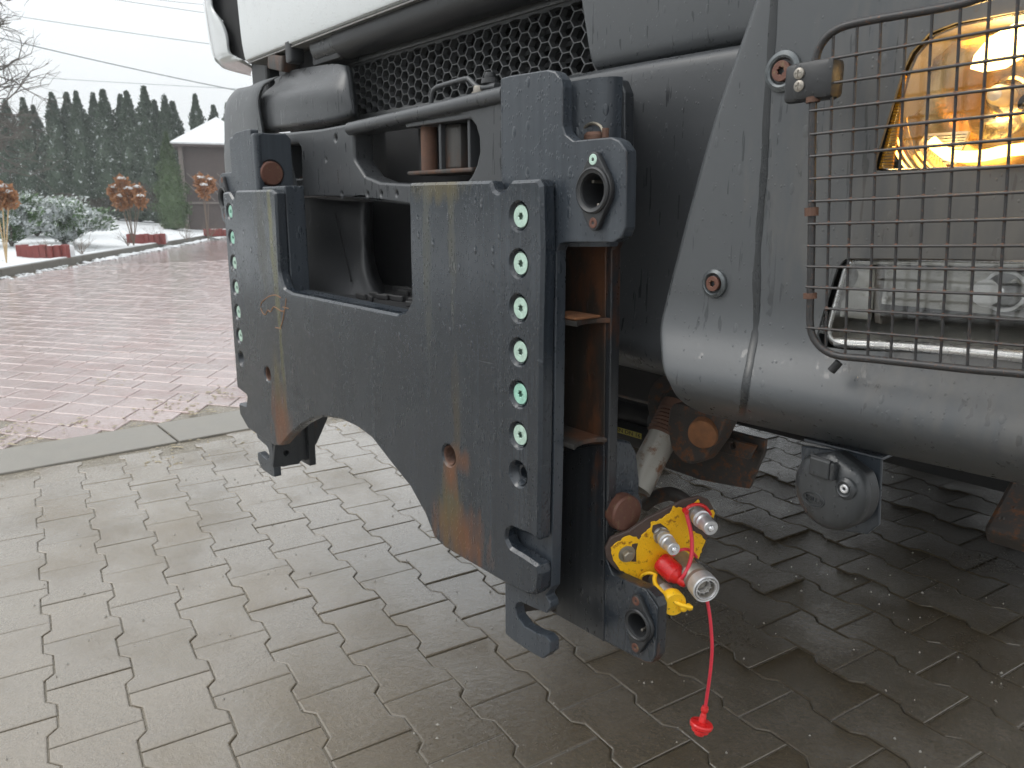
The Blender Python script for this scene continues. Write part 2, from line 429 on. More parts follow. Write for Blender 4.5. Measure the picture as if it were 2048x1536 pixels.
# ------------------------------------------------------------------ setting materials
def mk_paver(name, base, base2, wet=(.16, .42), soaked_shade=None):
    m = NB(name)
    fine = m.noise((105, 105, 105), 6, .75); mid = m.noise((7, 7, 7), 5, .6)
    ri = m.n('ShaderNodeObjectInfo').outputs['Random']
    c = m.mix(mid, base, base2)
    c = m.mix(m.lin(fine, .3, .75, 0, .45), c, tuple(x*.55 for x in base))
    c = m.mix(m.lin(ri, 0, 1, 0, .45), c, tuple(x*.55 for x in base2))
    pit = m.lin(m.noise((55, 55, 55), 5, .75), .60, .68); c = m.mix(m.math('MULTIPLY', pit, .45), c, tuple(x*.35 for x in base))
    wm = None
    if soaked_shade:                                            # water standing round the truck front: soaked, darker stone plus truck shade painted in, ragged edge
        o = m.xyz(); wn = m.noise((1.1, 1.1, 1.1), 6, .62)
        d = m.math('ADD', m.math('SUBTRACT', o[0], soaked_shade[0]), m.math('MULTIPLY', o[1], soaked_shade[1]))
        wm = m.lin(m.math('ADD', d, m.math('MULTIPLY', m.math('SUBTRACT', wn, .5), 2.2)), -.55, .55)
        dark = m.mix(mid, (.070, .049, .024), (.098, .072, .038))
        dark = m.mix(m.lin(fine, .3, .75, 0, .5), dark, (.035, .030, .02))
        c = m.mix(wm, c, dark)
    stain = m.lin(m.noise((1.7, 1.7, 1.7), 6, .7), .5, .66); c = m.mix(m.math('MULTIPLY', stain, .30), c, tuple(x*.55 for x in base))
    specks = m.lin(m.noise((260, 260, 260), 2, .5), .72, .76)
    c = m.mix(m.math('MULTIPLY', specks, .55), c, (.30, .28, .24))
    wetn = m.noise((2.2, 2.2, 2.2), 5, .62)
    ro = m.lin(wetn, .38, .62, wet[0], wet[1])
    ro = m.math('ADD', ro, m.lin(fine, .3, .7, -.05, .10))
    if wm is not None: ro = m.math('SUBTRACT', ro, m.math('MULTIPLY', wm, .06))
    nrm = m.bump(m.noise((24, 24, 24), 6, .72), .4, .0026)
    nrm = m.bump(m.noise((75, 75, 75), 5, .8), .9, .0055, nrm)
    film = m.bump(m.noise((45, 45, 45), 5, .7), .6, .003)
    m.b.inputs['Coat IOR'].default_value = 1.6; m.b.inputs['Coat Roughness'].default_value = .06
    m.L(film, m.b.inputs['Coat Normal']); m.L(m.lin(wetn, .32, .52, .25, 1.0), m.b.inputs['Coat Weight'])
    return m.set(c, ro, None, nrm, None, .75)
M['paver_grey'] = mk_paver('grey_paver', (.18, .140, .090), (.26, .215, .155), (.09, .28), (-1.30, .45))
M['paver_red'] = mk_paver('red_paver', (.41, .265, .245), (.50, .39, .37), (.10, .30))
M['joint'] = simple('joint_sand_wet', (.19, .165, .125), .25, 0, .4, 30, .8, .004, 0, .6)
M['kerb_strip'] = simple('kerb_stone_strip', (.19, .175, .15), .42, 0, .25, 12, .6, .002, 0, .6)
M['kerb_dark'] = simple('kerb_concrete', (.10, .092, .075), .6, 0, .4, 6, .5, .003)
def mk_snow(name, thin=False):
    m = NB(name)
    n = m.noise((1.3, 1.3, 1.3), 8, .7); g = m.noise((16, 16, 16), 6, .7)
    c = m.mix(n, (.58, .60, .61), (.68, .69, .70))
    if thin:
        o = m.noise((4.5, 4.5, 4.5), 7, .75)
        c = m.mix(m.lin(o, .60, .70), c, m.mix(g, (.05, .075, .025), (.16, .15, .08)))
    nrm = m.bump(m.noise((9, 9, 9), 6, .6), .8, .03)
    return m.set(c, .7, None, nrm)
M['snow'] = mk_snow('snow'); M['snow_thin'] = mk_snow('thin_snow_over_grass', True)
def mk_leaf(name, a, b, snow=.6, sc=9, rough=.6, low=False):
    m = NB(name)
    n = m.noise((sc*.5,)*3, 4, .6); f = m.noise((sc*9,)*3, 3, .6)
    c = m.mix(n, a, b); c = m.mix(m.lin(f, .35, .7, 0, .6), c, tuple(x*.45 for x in a))
    if snow:
        s = m.noise((sc,)*3, 6, .8)
        k = m.lin(s, snow, snow+.03)
        c = m.mix(k, c, (.66, .69, .70))
    return m.set(c, rough)
M['thuja'] = mk_leaf('thuja_foliage', (.030, .058, .030), (.062, .095, .046), .585, 4.5)
M['thuja_small'] = mk_leaf('small_thuja_foliage', (.05, .095, .03), (.08, .12, .04), .70, 8)
M['juniper'] = mk_leaf('juniper_foliage', (.045, .115, .035), (.12, .19, .06), .485, 4)
M['dryleaf'] = mk_leaf('dried_flower', (.33, .13, .045), (.46, .24, .10), 0, 14)
M['bark'] = simple('bark', (.10, .085, .07), .8, 0, .4, 30)
M['twig'] = simple('twig', (.16, .12, .09), .8, 0, .4, 30)
M['stem'] = simple('straw_stem', (.42, .30, .16), .8, 0, .4, 30)
M['wood'] = simple('weathered_dark_wood', (.085, .065, .06), .7, 0, .4, 12, .3, .002)
M['wood_pale'] = simple('weathered_grey_wood', (.20, .17, .155), .7, 0, .4, 12, .3, .002)
M['palisade'] = simple('red_concrete_palisade', (.20, .038, .032), .55, 0, .3, 9, .3, .002)
M['cable'] = simple('cable', (.22, .24, .25), .6, 0, .1, 5)
M['plaster'] = simple('house_plaster', (.24, .22, .19), .8, 0, .2, 2)
M['grit'] = simple('straw_grit', (.34, .29, .20), .8, 0, .5, 40)
M['pebble'] = simple('pebble', (.30, .28, .25), .6, 0, .6, 90)

# ------------------------------------------------------------------ ground
def sheet(x0, x1, y0, y1, z): return mesh([(x0, y0, z), (x1, y0, z), (x1, y1, z), (x0, y1, z)], [(0, 1, 2, 3)])
tag(put('ground', sheet(-400, 400, -400, 400, -.06), M['snow_thin'], kind='structure', smooth=0), 'thin snow lying over the grass far beyond the yard')
pave = put('pavement', sheet(-3.40, 9, -9, 14, -.0046), M['joint'], kind='structure', smooth=0)
redp = put('red_pavement', mesh([(-3.745, -4.9, -.011), (-3.745, 32, -.011), (-66, 32, -.011), (-66, 31.2, -.011), (-13.05, .45, -.011)], [(0, 1, 2, 3, 4)]), M['joint'], kind='structure', smooth=0)

def outline_paver(L, w1, w2, l1, s, gap):
    """double-T paving stone: wide ends, narrow waist"""
    h = L/2-gap/2; a, b = w1/2-gap/2, w2/2-gap/2
    top = [(h, a), (h-l1, a), (h-l1-s, b), (-(h-l1-s), b), (-(h-l1), a), (-h, a)]
    return top + [(-x, -y) for x, y in top]
def stone_mesh(pts, ch=.0035, drop=.0020, th=.014):
    n = len(pts); cx = sum(p[0] for p in pts)/n; cy = sum(p[1] for p in pts)/n
    def inset(d):
        out = []
        for i in range(n):
            p = Vector(pts[i]); a = (p-Vector(pts[i-1])).normalized(); b = (Vector(pts[(i+1) % n])-p).normalized()
            na, nb_ = Vector((-a.y, a.x)), Vector((-b.y, b.x)); k = (na+nb_); k = k/max(k.length_squared/2, .3)
            out.append(p+k*d)
        return out
    I = inset(ch); J = inset(ch*.35)
    V = [(p.x, p.y, 0) for p in I]+[(p.x, p.y, -drop*.35) for p in J]+[(p[0], p[1], -drop) for p in pts]+[(p[0], p[1], -th) for p in pts]
    Fs = [tuple(range(n))]
    for l in range(3):
        for i in range(n):
            j = (i+1) % n; Fs.append((l*n+i, (l+1)*n+i, (l+1)*n+j, l*n+j))
    return V, Fs
def lay(name, parent, V, Fs, places, matr, nobj, label):
    """places: list of (x, y, angle) nearest first; nobj single objects, rest one joined mesh"""
    me = mesh(V, Fs); me.shade_smooth(); me.set_sharp_from_angle(angle=R(9)); me.materials.append(matr); me.name = name
    loc = WL[parent.name]
    for x, y, a in places[:nobj]:
        o = bpy.data.objects.new(name, me); COL.objects.link(o); o.parent = parent
        p = Vector((x, y, random.uniform(-.0012, .0012)))-loc
        o.location = p; o.rotation_euler = (R(random.uniform(-.22, .22)), R(random.uniform(-.22, .22)), a+R(random.uniform(-.5, .5)))
    rest = places[nobj:]
    if rest:
        A = np.array(V); vv = []; ff = []
        n = len(V)
        for k, (x, y, a) in enumerate(rest):
            c, s = math.cos(a), math.sin(a)
            B = A.copy(); B[:, 0] = A[:, 0]*c-A[:, 1]*s+x; B[:, 1] = A[:, 0]*s+A[:, 1]*c+y; B[:, 2] += random.uniform(-.0005, .0005)+A[:, 0]*random.uniform(-.003, .003)
            vv.append(B); ff += [tuple(q+k*n for q in f) for f in Fs]
        put(name, mesh(np.vstack(vv).tolist(), ff), matr, parent, label, 'stuff', 9)
def sight(x, y, z=0, mg=60):
    p = proj((x, y, z))
    return p is not None and -mg < p[0] < 2048+mg and -mg < p[1] < 1536+mg

ANG = R(-7.0); ah = Vector((math.cos(ANG), math.sin(ANG))); nh = Vector((-ah.y, ah.x))
LP, WP = .2086, .1475
anchor = Vector((-1.572, -.036))+ah*(LP/2)
pl = []
for i in range(-40, 60):
    for j in range(-60, 80):
        c = anchor+ah*(LP*(i+(.5 if j % 2 else 0)))+nh*(WP*j)
        if not (-3.30 < c.x < 3.0 and -3.5 < c.y < 8): continue
        p = proj((c.x, c.y, 0))
        vis = sight(c.x, c.y)
        # the mount and the coupling hide a little of the floor, the truck nothing below 0.4 m
        d = (Vector((c.x, c.y, 0))-CAM).length
        pl.append((0 if vis else 1, d, c))
pl.sort(key=lambda t: (t[0], t[1]))
V, Fs = stone_mesh(outline_paver(LP, .1665, .1285, .040, .021, .0028))
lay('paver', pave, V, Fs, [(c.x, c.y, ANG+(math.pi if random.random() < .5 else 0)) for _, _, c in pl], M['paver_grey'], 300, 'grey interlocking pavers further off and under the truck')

# flat kerb strip between the grey and the red paving
t = random.uniform
for k in range(-9, 13):
    y0 = .20+k*1.0
    o = put('kerb_stone', box((-3.57, y0+.5, -.045+random.uniform(-.001, .001)), (.352, .992, .10), .006), M['kerb_strip'], redp)

# red bricks, laid askew
u1 = Vector((math.cos(R(35)), math.sin(R(35)))); u2 = Vector((math.cos(R(-37)), math.sin(R(-37))))
rows = []
h2 = .187
for j in range(-70, 90):
    s = random.uniform(0, .3)-16
    while s < 16:
        w = random.choice((.255, .255, .255, .13, .19))
        c = Vector((-4.392, -.291))+u1*(s+w/2)+u2*(h2*j)
        if -15 < c.x < -3.86 and -4 < c.y < 12:
            ok = (c-Vector((-13.17, .566))).dot(Vector((-.502, -.865))) < -.16
            if ok and sight(c.x, c.y, 0, 30): rows.append(((Vector((c.x, c.y, 0))-CAM).length, c, w))
        s += w
rows.sort(key=lambda t: t[0])
loc = WL[redp.name]; bm_cache = {}
def brick(w):
    g = .004; a = u1*(w/2-g); b = u2*(h2/2-g)
    q = [a+b, -a+b, -a-b, a-b]; q = q[::-1]
    area = sum(q[i].x*q[(i+1) % 4].y-q[(i+1) % 4].x*q[i].y for i in range(4))
    if area < 0: q = q[::-1]
    return stone_mesh([(p.x, p.y) for p in q], .006, .004, .014)
stuffV, stuffF = [], []
for k, (d, c, w) in enumerate(rows):
    V, Fs = brick(w)
    if k < 300:
        if w not in bm_cache:
            me = mesh(V, Fs); me.shade_smooth(); me.set_sharp_from_angle(angle=R(9)); me.materials.append(M['paver_red']); me.name = 'brick'; bm_cache[w] = me
        o = bpy.data.objects.new('brick', bm_cache[w]); COL.objects.link(o); o.parent = redp
        o.location = Vector((c.x, c.y, -.003+random.uniform(-.0015, .0015)))-loc
        o.rotation_euler = (R(random.uniform(-.5, .5)), R(random.uniform(-.5, .5)), 0)
    else:
        z = -.003+random.uniform(-.0015, .0015); n0 = len(stuffV)
        stuffV += [(v[0]+c.x, v[1]+c.y, v[2]+z) for v in V]; stuffF += [tuple(q+n0 for q in f) for f in Fs]
put('brick', mesh(stuffV, stuffF), M['paver_red'], redp, 'red paving bricks further off across the yard', 'stuff', 9)
far = put('red_paving_far', mesh([(-14, 12, -.0075), (-60, 32, -.0075), (-64, 31.2, -.0075), (-15.0, 1.75, -.0075)], [(0, 1, 2, 3)]), M['paver_red'], redp, 'far end of the red yard where stones no longer show', smooth=0)

# raised garden behind the kerb
K0 = Vector((-13.17, .566)); dd = Vector((-.865, .502)); nn = Vector((-.502, -.865))
def ss(x, a, b):
    t = max(0, min(1, (x-a)/(b-a))); return t*t*(3-2*t)
def gz(x, y):
    q = Vector((x, y))-K0; t = q.dot(nn)
    return .115+.12*ss(t, .3, 2.0)+.62*ss(t, 2.2, 12)+.035*noise.noise(Vector((x*.9, y*.9, 0)))*ss(t, .4, 1.2)+.012*noise.noise(Vector((x*4, y*4, 1)))
V = []; nS, nT = 150, 70
for i in range(nS+1):
    for j in range(nT+1):
        s = -16+i*(76/nS); t = .14+(j/nT)**1.6*60
        p = K0+dd*s+nn*t; V.append((p.x, p.y, gz(p.x, p.y)))
garden = put('snowy_garden_ground', mesh(V, [(i*(nT+1)+j, i*(nT+1)+j+1, (i+1)*(nT+1)+j+1, (i+1)*(nT+1)+j) for i in range(nS) for j in range(nT)][::1]), M['snow_thin'], kind='structure', smooth=60)
bm = bmesh.new(); bm.from_mesh(garden.data); bmesh.ops.recalc_face_normals(bm, faces=bm.faces)
if sum(f.normal.z for f in bm.faces) < 0: bmesh.ops.reverse_faces(bm, faces=bm.faces)
bm.to_mesh(garden.data); bm.free()
kerb = put('garden_kerb', box((0, 0, -.1), (.02, .02, .02)), M['kerb_dark'], kind='structure')
rotk = Matrix.Rotation(math.atan2(dd.y, dd.x), 3, 'Z')
for k in range(-14, 46):
    c = K0+dd*(k+.5)+nn*.05
    put('kerb_stone', box((c.x, c.y, .02+random.uniform(-.004, .004)), (.995, .16, .20), .012, rotk), M['kerb_dark'], kerb)
V = []
sn = []
for k in range(520):                                        # snow lying on the kerb and against its foot
    s = random.uniform(-4, 26); big = s > 2.8 and random.random() < .8
    r = random.uniform(.05, .11) if big else random.uniform(.02, .05)
    t = random.uniform(-.24, -.06) if big else random.uniform(-.32, -.02)
    c = K0+dd*s+nn*t
    bm = bmesh.new(); bmesh.ops.create_icosphere(bm, subdivisions=1, radius=1)
    f = random.uniform(.7, 2.2)
    for v in bm.verts: v.co = Vector((c.x+v.co.x*r*f*.86, c.y+v.co.y*r*f*.6, max(-.01, v.co.z*r*.45)))
    sn.append(from_bm(bm))
tag(put('snow_patch', join(sn), M['snow'], kind='stuff', smooth=80), 'lumps of melting snow along the foot of the garden kerb', 'snow')
top = put('snow_cover', box((*(K0+dd*15+nn*.07), .127), (62, .13, .02), .008, rotk), M['snow'], kerb, 'thin snow lying on top of the kerb')

# ------------------------------------------------------------------ trees and plants
def leafcloud(n, shape, size, up=.6, seed=1, asp=2.2):
    rnd = random.Random(seed); V = []; Fs = []
    for k in range(n):
        p, outw = shape(rnd)
        d = (outw*(1-up)+EZ*up+Vector((rnd.uniform(-.5, .5), rnd.uniform(-.5, .5), rnd.uniform(-.3, .5)))).normalized()
        s = d.cross(Vector((rnd.uniform(-1, 1), rnd.uniform(-1, 1), rnd.uniform(-1, 1)))).normalized()
        l = size*rnd.uniform(.6, 1.4); w = l/asp; b = len(V)
        V += [p-s*w*.5, p+d*l*.5-s*w*.6, p+d*l, p+d*l*.5+s*w*.6]; Fs.append((b, b+1, b+2, b+3))
    return V, Fs
def thuja_shape(rnd):
    h = rnd.random()**1.1; r = .135*min(1, (1-h)/.62)**.95*min(1, .6+h*3)
    r *= 1+.22*math.sin(h*31+rnd.random()*2); a = rnd.uniform(0, 6.283); rr = r*math.sqrt(rnd.uniform(.35, 1))
    rr *= 1+.18*math.sin(a*5+h*14)
    return Vector((rr*math.cos(a), rr*math.sin(a), .02+h*.97)), Vector((math.cos(a), math.sin(a), 0))
def core(prof, seg=10): return lathe(prof, (0, 0, 0), EZ, seg)
crowns = []
for sd_ in range(3):
    V, Fs = leafcloud(7500, thuja_shape, .021, .66, sd_+3)
    b = len(V); c = core([(.001, .01), (.09, .04), (.11, .3), (.072, .6), (.030, .82), (.002, .96)])
    me = join([mesh(V, Fs), c]); crowns.append(me)
trunk_me = lathe([(.02, -.03), (.014, .2), (.002, .8)], (0, 0, 0), EZ, 8)
def copyobj(name, me, mat, loc, sc=(1, 1, 1), rz=0, parent=None, label=None, cat=None, group=None):
    o = bpy.data.objects.new(name, me); COL.objects.link(o); o.location = loc; o.scale = sc; o.rotation_euler = (0, 0, rz)
    if mat and not me.materials: me.materials.append(mat)
    if parent: o.parent = parent
    tag(o, label, cat, group); return o
tops = [(2, 250, 32), (20, 219, 32), (39, 209, 32.3), (74, 205, 32), (92, 219, 32.4), (131, 195, 32), (160, 195, 32.4), (179, 193, 32), (211, 196, 32.3), (231, 190, 32),
        (264, 199, 32.3), (277, 193, 32), (311, 184, 32), (329, 210, 32.4), (349, 200, 32), (364, 212, 32.3), (409, 199, 32), (443, 219, 32.4), (-22, 235, 32), (470, 215, 32)]
gapn = {3: 'behind the bare tree and the juniper', 5: 'tall and wide with clear sky on both sides', 12: 'the tallest of the row'}
def thuja_label(i, u):
    words = ['leftmost', 'second', 'third', 'fourth', 'fifth', 'sixth', 'seventh', 'eighth', 'ninth', 'tenth', 'eleventh', 'twelfth', 'thirteenth', 'fourteenth', 'fifteenth', 'sixteenth', 'seventeenth']
    vis = sorted([t[0] for t in tops if 0 <= t[0] < 445]); k = vis.index(u)
    return 'dark green columnar thuja with snow flecks, %s from the left in the hedge row' % (words[k] if k < len(words) else 'last')
for i, (u, v, dep) in enumerate(tops):
    P0 = D(u, 411, dep); top_ = D(u, v, dep); g = gz(P0.x, P0.y)-.05
    H = (top_.z-g)*1.01; wd = H*random.uniform(.98, 1.22)
    if 0 <= u < 445: lab, grp = thuja_label(i, u), 'thujas in the hedge row'
    else: lab, grp = ('columnar thuja cut off by the left frame edge' if u < 0 else 'columnar thuja mostly hidden behind the far corner of the truck'), 'thujas in the hedge row'
    e = empty('thuja_tree', (P0.x, P0.y, g), lab, 'tree', grp)
    copyobj('crown', crowns[i % 3], M['thuja'], (0, 0, 0), (wd, wd, H), random.uniform(0, 6), e)
    copyobj('trunk', trunk_me, M['bark'], (0, 0, 0), (H, H, H), 0, e)
# the hedge runs on round the yard, outside the frame (it shows as a reflection in the wet steel)
hv = []
rnd = random.Random(3)
for k in range(46):
    a = R(200+k*2.6); c = Vector((-2+31*math.cos(a), 31*math.sin(a))); hh = rnd.uniform(4.0, 5.2); w = rnd.uniform(.55, .75)
    hv.append(lathe([(.2, .6), (w, 1.2), (w*.95, 2.4), (w*.6, 1+hh*.62), (.02, hh+.8)], (c.x, c.y, 0), EZ, 9))
tag(put('far_hedge', join(hv), M['thuja'], kind='stuff', smooth=60), 'thuja hedge running on round the yard to the left of the photo', 'hedge')
# small bright thuja beside the gazebo
P0 = D(345, 411, 25.5); g = gz(P0.x, P0.y)-.05; H = D(345, 268, 25.5).z-g
e = empty('small_thuja_tree', (P0.x, P0.y, g), 'small bright green conical thuja just left of the gazebo', 'tree')
me = crowns[1].copy(); me.materials.clear()
copyobj('crown', me, M['thuja_small'], (0, 0, 0), (H*1.15, H*1.15, H), 1, e)
copyobj('trunk', trunk_me, M['bark'], (0, 0, 0), (H, H, H), 0, e)

# low bush foliage between garden and hedge
def hedge_shape(L, H_):
    def f(rnd):
        x = rnd.uniform(0, L); h = rnd.random()*H_*(.6+.4*math.sin(x*1.7)*math.sin(x*.6+1)); return Vector((x, rnd.uniform(-.3, .3), h)), Vector((0, -1, 0))
    return f
V, Fs = leafcloud(9000, hedge_shape(15, 1.1), .12, .5, 9, 2.5)
a0 = D(-60, 411, 29.5); a1 = D(420, 411, 29.5); ang = math.atan2(a1.y-a0.y, a1.x-a0.x)
me = mesh(V, Fs); me.transform(Matrix.Translation((a0.x, a0.y, gz(a0.x, a0.y)-.05)) @ Matrix.Rotation(ang, 4, 'Z'))
M['brownbush'] = mk_leaf('brown_bush', (.05, .040, .028), (.085, .07, .045), .72, 6)
tag(put('undergrowth', me, M['brownbush'], kind='stuff', smooth=0), 'brownish undergrowth along the foot of the thuja row', 'bushes')

# spreading junipers loaded with snow
def juniper(u, v, dep, wpx, hpx, seed, label):
    P0 = D(u, v, dep); g = gz(P0.x, P0.y); w = wpx/F*dep; h = hpx/F*dep
    arms = []; rnd = random.Random(seed)
    for k in range(30):
        a = rnd.uniform(0, 6.283); arms.append((a, rnd.uniform(.5, 1.0), rnd.uniform(.45, 1)))
    def shape(r):
        a, l, hh = r.choice(arms); s = r.random()**.7
        x = math.cos(a)*l*s*w; y = math.sin(a)*l*s*w*.8; z = h*hh*(.25+.75*math.sin(min(1, s*1.3)*1.75))
        q = Vector((x+r.gauss(0, .07)*w, y+r.gauss(0, .07)*w, max(.02, z*r.uniform(.55, 1)+r.gauss(0, .03))))
        return q, Vector((math.cos(a), math.sin(a), .15))
    V, Fs = leafcloud(11000, shape, .10, .22, seed, 3.0)
    V = [p+Vector((P0.x, P0.y, g)) for p in V]
    e = empty('juniper_shrub', (P0.x, P0.y, g), label, 'shrub', 'spreading junipers under snow')
    put('foliage', mesh(V, Fs), M['juniper'], e, smooth=0)
    stems = [[Vector((P0.x, P0.y, g)), Vector((P0.x+math.cos(a)*l*w*.4, P0.y+math.sin(a)*l*w*.3, g+h*.4))] for a, l, hh in arms[:8]]
    put('stem', tube(stems, .02, 5), M['bark'], e)
juniper(20, 465, 15.0, 85, 105, 21, 'big spreading juniper bush under snow at the left edge of the photo')
juniper(125, 458, 16.2, 105, 85, 22, 'low spreading juniper with wet snow between the left bush and the dry hydrangea')
juniper(70, 440, 19, 150, 85, 23, 'darker spreading juniper rising behind the two snowy ones')

def bare_branches(rnd, p, d, l, r, depth, out, bend=.35, split=(2, 4)):
    n = 4; pts = [p]
    for k in range(n):
        d = (d+Vector((rnd.gauss(0, bend), rnd.gauss(0, bend), rnd.gauss(0, bend*.7)+.04))*.5).normalized(); p = p+d*(l/n); pts.append(p)
    out.append((pts, r))
    if depth > 0:
        for k in range(rnd.randint(*split)):
            i = rnd.randint(1, n); nd = (d+Vector((rnd.gauss(0, .6), rnd.gauss(0, .6), rnd.gauss(0, .5)+.15))).normalized()
            bare_branches(rnd, pts[i], nd, l*rnd.uniform(.55, .85), r*.6, depth-1, out, bend, split)
def branch_mesh(out): return join([tube([p], r, 5 if r > .01 else 4, False, .55) for p, r in out])
def bush(u, v, dep, hpx, seed, label):
    P0 = D(u, v, dep); g = gz(P0.x, P0.y); h = hpx/F*dep; rnd = random.Random(seed); out = []
    for k in range(11):
        a = rnd.uniform(0, 6.28); bare_branches(rnd, Vector((P0.x, P0.y, g)), Vector((math.cos(a)*.6, math.sin(a)*.6, 1)).normalized(), h*.75, .005, 2, out, .35, (1, 3))
    o = put('bare_shrub', branch_mesh(out), M['twig'], smooth=60); tag(o, label, 'shrub', 'leafless low shrubs')
bush(82, 470, 13.2, 34, 1, 'leafless twiggy shrub just behind the nearest red palisade planter')
bush(160, 472, 14, 36, 2, 'leafless shrub standing between the first and second red planter')
bush(250, 440, 17, 30, 3, 'leafless twigs just left of the middle red planter')
bush(305, 445, 18.5, 34, 4, 'thin leafless shrub behind the middle red planter')
bush(370, 446, 20, 30, 5, 'small leafless shrub on the snow right of the small thuja foot')
bush(418, 440, 22, 26, 6, 'leafless twigs behind the far red planter beside the steel mount')

def petals(c, r, seed):
    def shape(rnd):
        a = Vector((rnd.gauss(0, 1), rnd.gauss(0, 1), rnd.gauss(0, 1))).normalized(); q = a*r*rnd.uniform(.35, 1.12)*(1+.25*noise.noise(a*2.5+c*9)); return c+Vector((q.x, q.y, q.z*1.25-r*.1)), a
    return leafcloud(330, shape, r*.44, .1, seed, 1.4)
def hydrangea(u, v, dep, heads, label):
    P0 = D(u, v, dep); g = gz(P0.x, P0.y)
    e = empty('hydrangea', (P0.x, P0.y, g), label, 'plant', 'dried hydrangeas')
    st = []
    for k, (hu, hv, rp) in enumerate(heads):
        c = D(hu, hv, dep+random.uniform(-.15, .15)); r = rp*1.3/F*dep
        V, Fs = petals(c, r, k); put('flower_head', mesh(V, Fs), M['dryleaf'], e, smooth=0)
        bm = bmesh.new(); bmesh.ops.create_icosphere(bm, subdivisions=2, radius=1)
        for q in bm.verts:
            nz = 1+.25*noise.noise(q.co*2.2+c); q.co = Vector((c.x+q.co.x*r*.72*nz, c.y+q.co.y*r*.72*nz, c.z+r*.78+(max(q.co.z, -.3))*r*.42*nz))
        put('snow_cap', from_bm(bm), M['snow'], e, smooth=80)
        st.append([Vector((P0.x, P0.y, g)), (Vector((P0.x, P0.y, g))*.6+c*.4)+Vector((0, 0, .05)), c])
    put('stem', tube([catmull(s, 4) for s in st], .010, 5), M['twig'] if u > 100 else M['stem'], e)
hydrangea(5, 470, 12.0, [(4, 388, 14), (18, 396, 11), (-10, 392, 13)], 'dried hydrangea with orange heads and straw stem at the left edge')
hydrangea(262, 440, 17.0, [(244, 367, 9), (233, 385, 10), (256, 388, 10), (240, 402, 9), (274, 384, 9), (281, 401, 8), (252, 403, 8)], 'dried orange hydrangea with snow capped heads behind the middle planter')
hydrangea(412, 432, 20.0, [(403, 366, 10), (417, 369, 9), (408, 380, 9)], 'dried orange hydrangea beside the gazebo and the steel mount')

# red palisade planters
def planter(u, v, dep, wpx, hpx, label):
    c = D(u, v, dep); g = gz(c.x, c.y)-.02; w = wpx/F*dep; h = hpx/F*dep+.02
    e = empty('palisade_planter', (c.x, c.y, g), label, 'planter', 'red palisade planters in the garden')
    side = RT.copy(); n = max(6, int(w/.105)); pw = w/n
    for k in range(n):
        s = (k+.5)/n-.5; cc = c+side*(s*w)+Vector((dd.x, dd.y, 0))*(-.0)+FW*(.10*(s*2)**2*1.0)
        hh = h*(1+.05*math.sin(k*2.1))
        put('palisade', box((cc.x, cc.y, g+hh/2), (pw*.96, .09, hh), .012, Matrix.Rotation(math.atan2(side.y, side.x)-s*.5, 3, 'Z')), M['palisade'], e)
    back = c+Vector((FW.x, FW.y, 0))*.28
    put('snow_fill', box((back.x, back.y, g+h*.50), (w*.80, .36, h*.94), .05, Matrix.Rotation(math.atan2(side.y, side.x), 3, 'Z')), M['snow'], e)
planter(79, 490, 13.2, 105, 26, 'nearest red palisade planter at the left, snow filled')
planter(288, 466, 18.3, 77, 19, 'middle red palisade planter in front of the dried hydrangea')
planter(432, 450, 23.0, 56, 13, 'far red palisade planter partly behind the steel mount')

# bare tree at the left
rnd = random.Random(5); out = []
P0 = D(-80, 411, 19.5); g = gz(P0.x, P0.y)
e = empty('bare_tree', (P0.x, P0.y, g-.1), 'leafless tree whose fine branches reach in at the top left corner', 'tree')
bt = Vector((P0.x, P0.y, g-.1)); trunk = [bt, bt+Vector((.05, 0, 1.4)), bt+Vector((0, .1, 2.6)), bt+Vector((.1, 0, 4.6)), bt+Vector((.1, 0, 6.4))]
for z0 in (1.9, 2.4, 2.9, 3.3, 3.8, 4.3, 4.9, 5.4, 6.0):
    for k in range(5):
        dr = (RT*rnd.uniform(.4, 1.6)+Vector((FW.x, FW.y, 0))*rnd.uniform(-.9, .9)+EZ*rnd.uniform(-.15, .5)).normalized()
        if k == 4: dr = (-RT+EZ*.3).normalized()
        bare_branches(rnd, bt+Vector((.05, 0, z0)), dr, rnd.uniform(.85, 1.25), 0.040, 4, out, .42, (2, 3))
put('trunk', tube([catmull(trunk, 4)], .14, 10, True, .25), M['bark'], e)
put('branches', branch_mesh(out), M['bark'], e, kind='stuff', smooth=60)

# gazebo
gc = D(447, 411, 28.0); gg = gz(gc.x, gc.y)-.05
e = empty('gazebo', (gc.x, gc.y, gg), 'dark wooden gazebo with a snow covered tent roof behind the hedge thuja', 'gazebo')
ez = D(400, 297, 28).z; az_ = D(445, 238, 28).z; hw = 105/F*28/1.28
ga = math.atan2(RT.y, RT.x)+R(18); G = Matrix.Translation(gc-Vector((0, 0, gc.z))) @ Matrix.Rotation(ga, 4, 'Z')
def gput(name, me, mat, **k): me.transform(G); return put(name, me, mat, e, **k)
def roof(h0, h1, w, th):
    V = [(-w, -w, h0), (w, -w, h0), (w, w, h0), (-w, w, h0), (0, 0, h1), (-w, -w, h0-th), (w, -w, h0-th), (w, w, h0-th), (-w, w, h0-th)]
    return mesh(V, [(0, 1, 4), (1, 2, 4), (2, 3, 4), (3, 0, 4), (0, 5, 6, 1), (1, 6, 7, 2), (2, 7, 8, 3), (3, 8, 5, 0), (5, 8, 7, 6)])
gput('snow_cover', roof(ez+.05, az_, hw, .05), M['snow'], smooth=0)
gput('roof', roof(ez-.004, az_-.06, hw*.985, .07), M['wood'], smooth=0)
pw_ = hw*.80
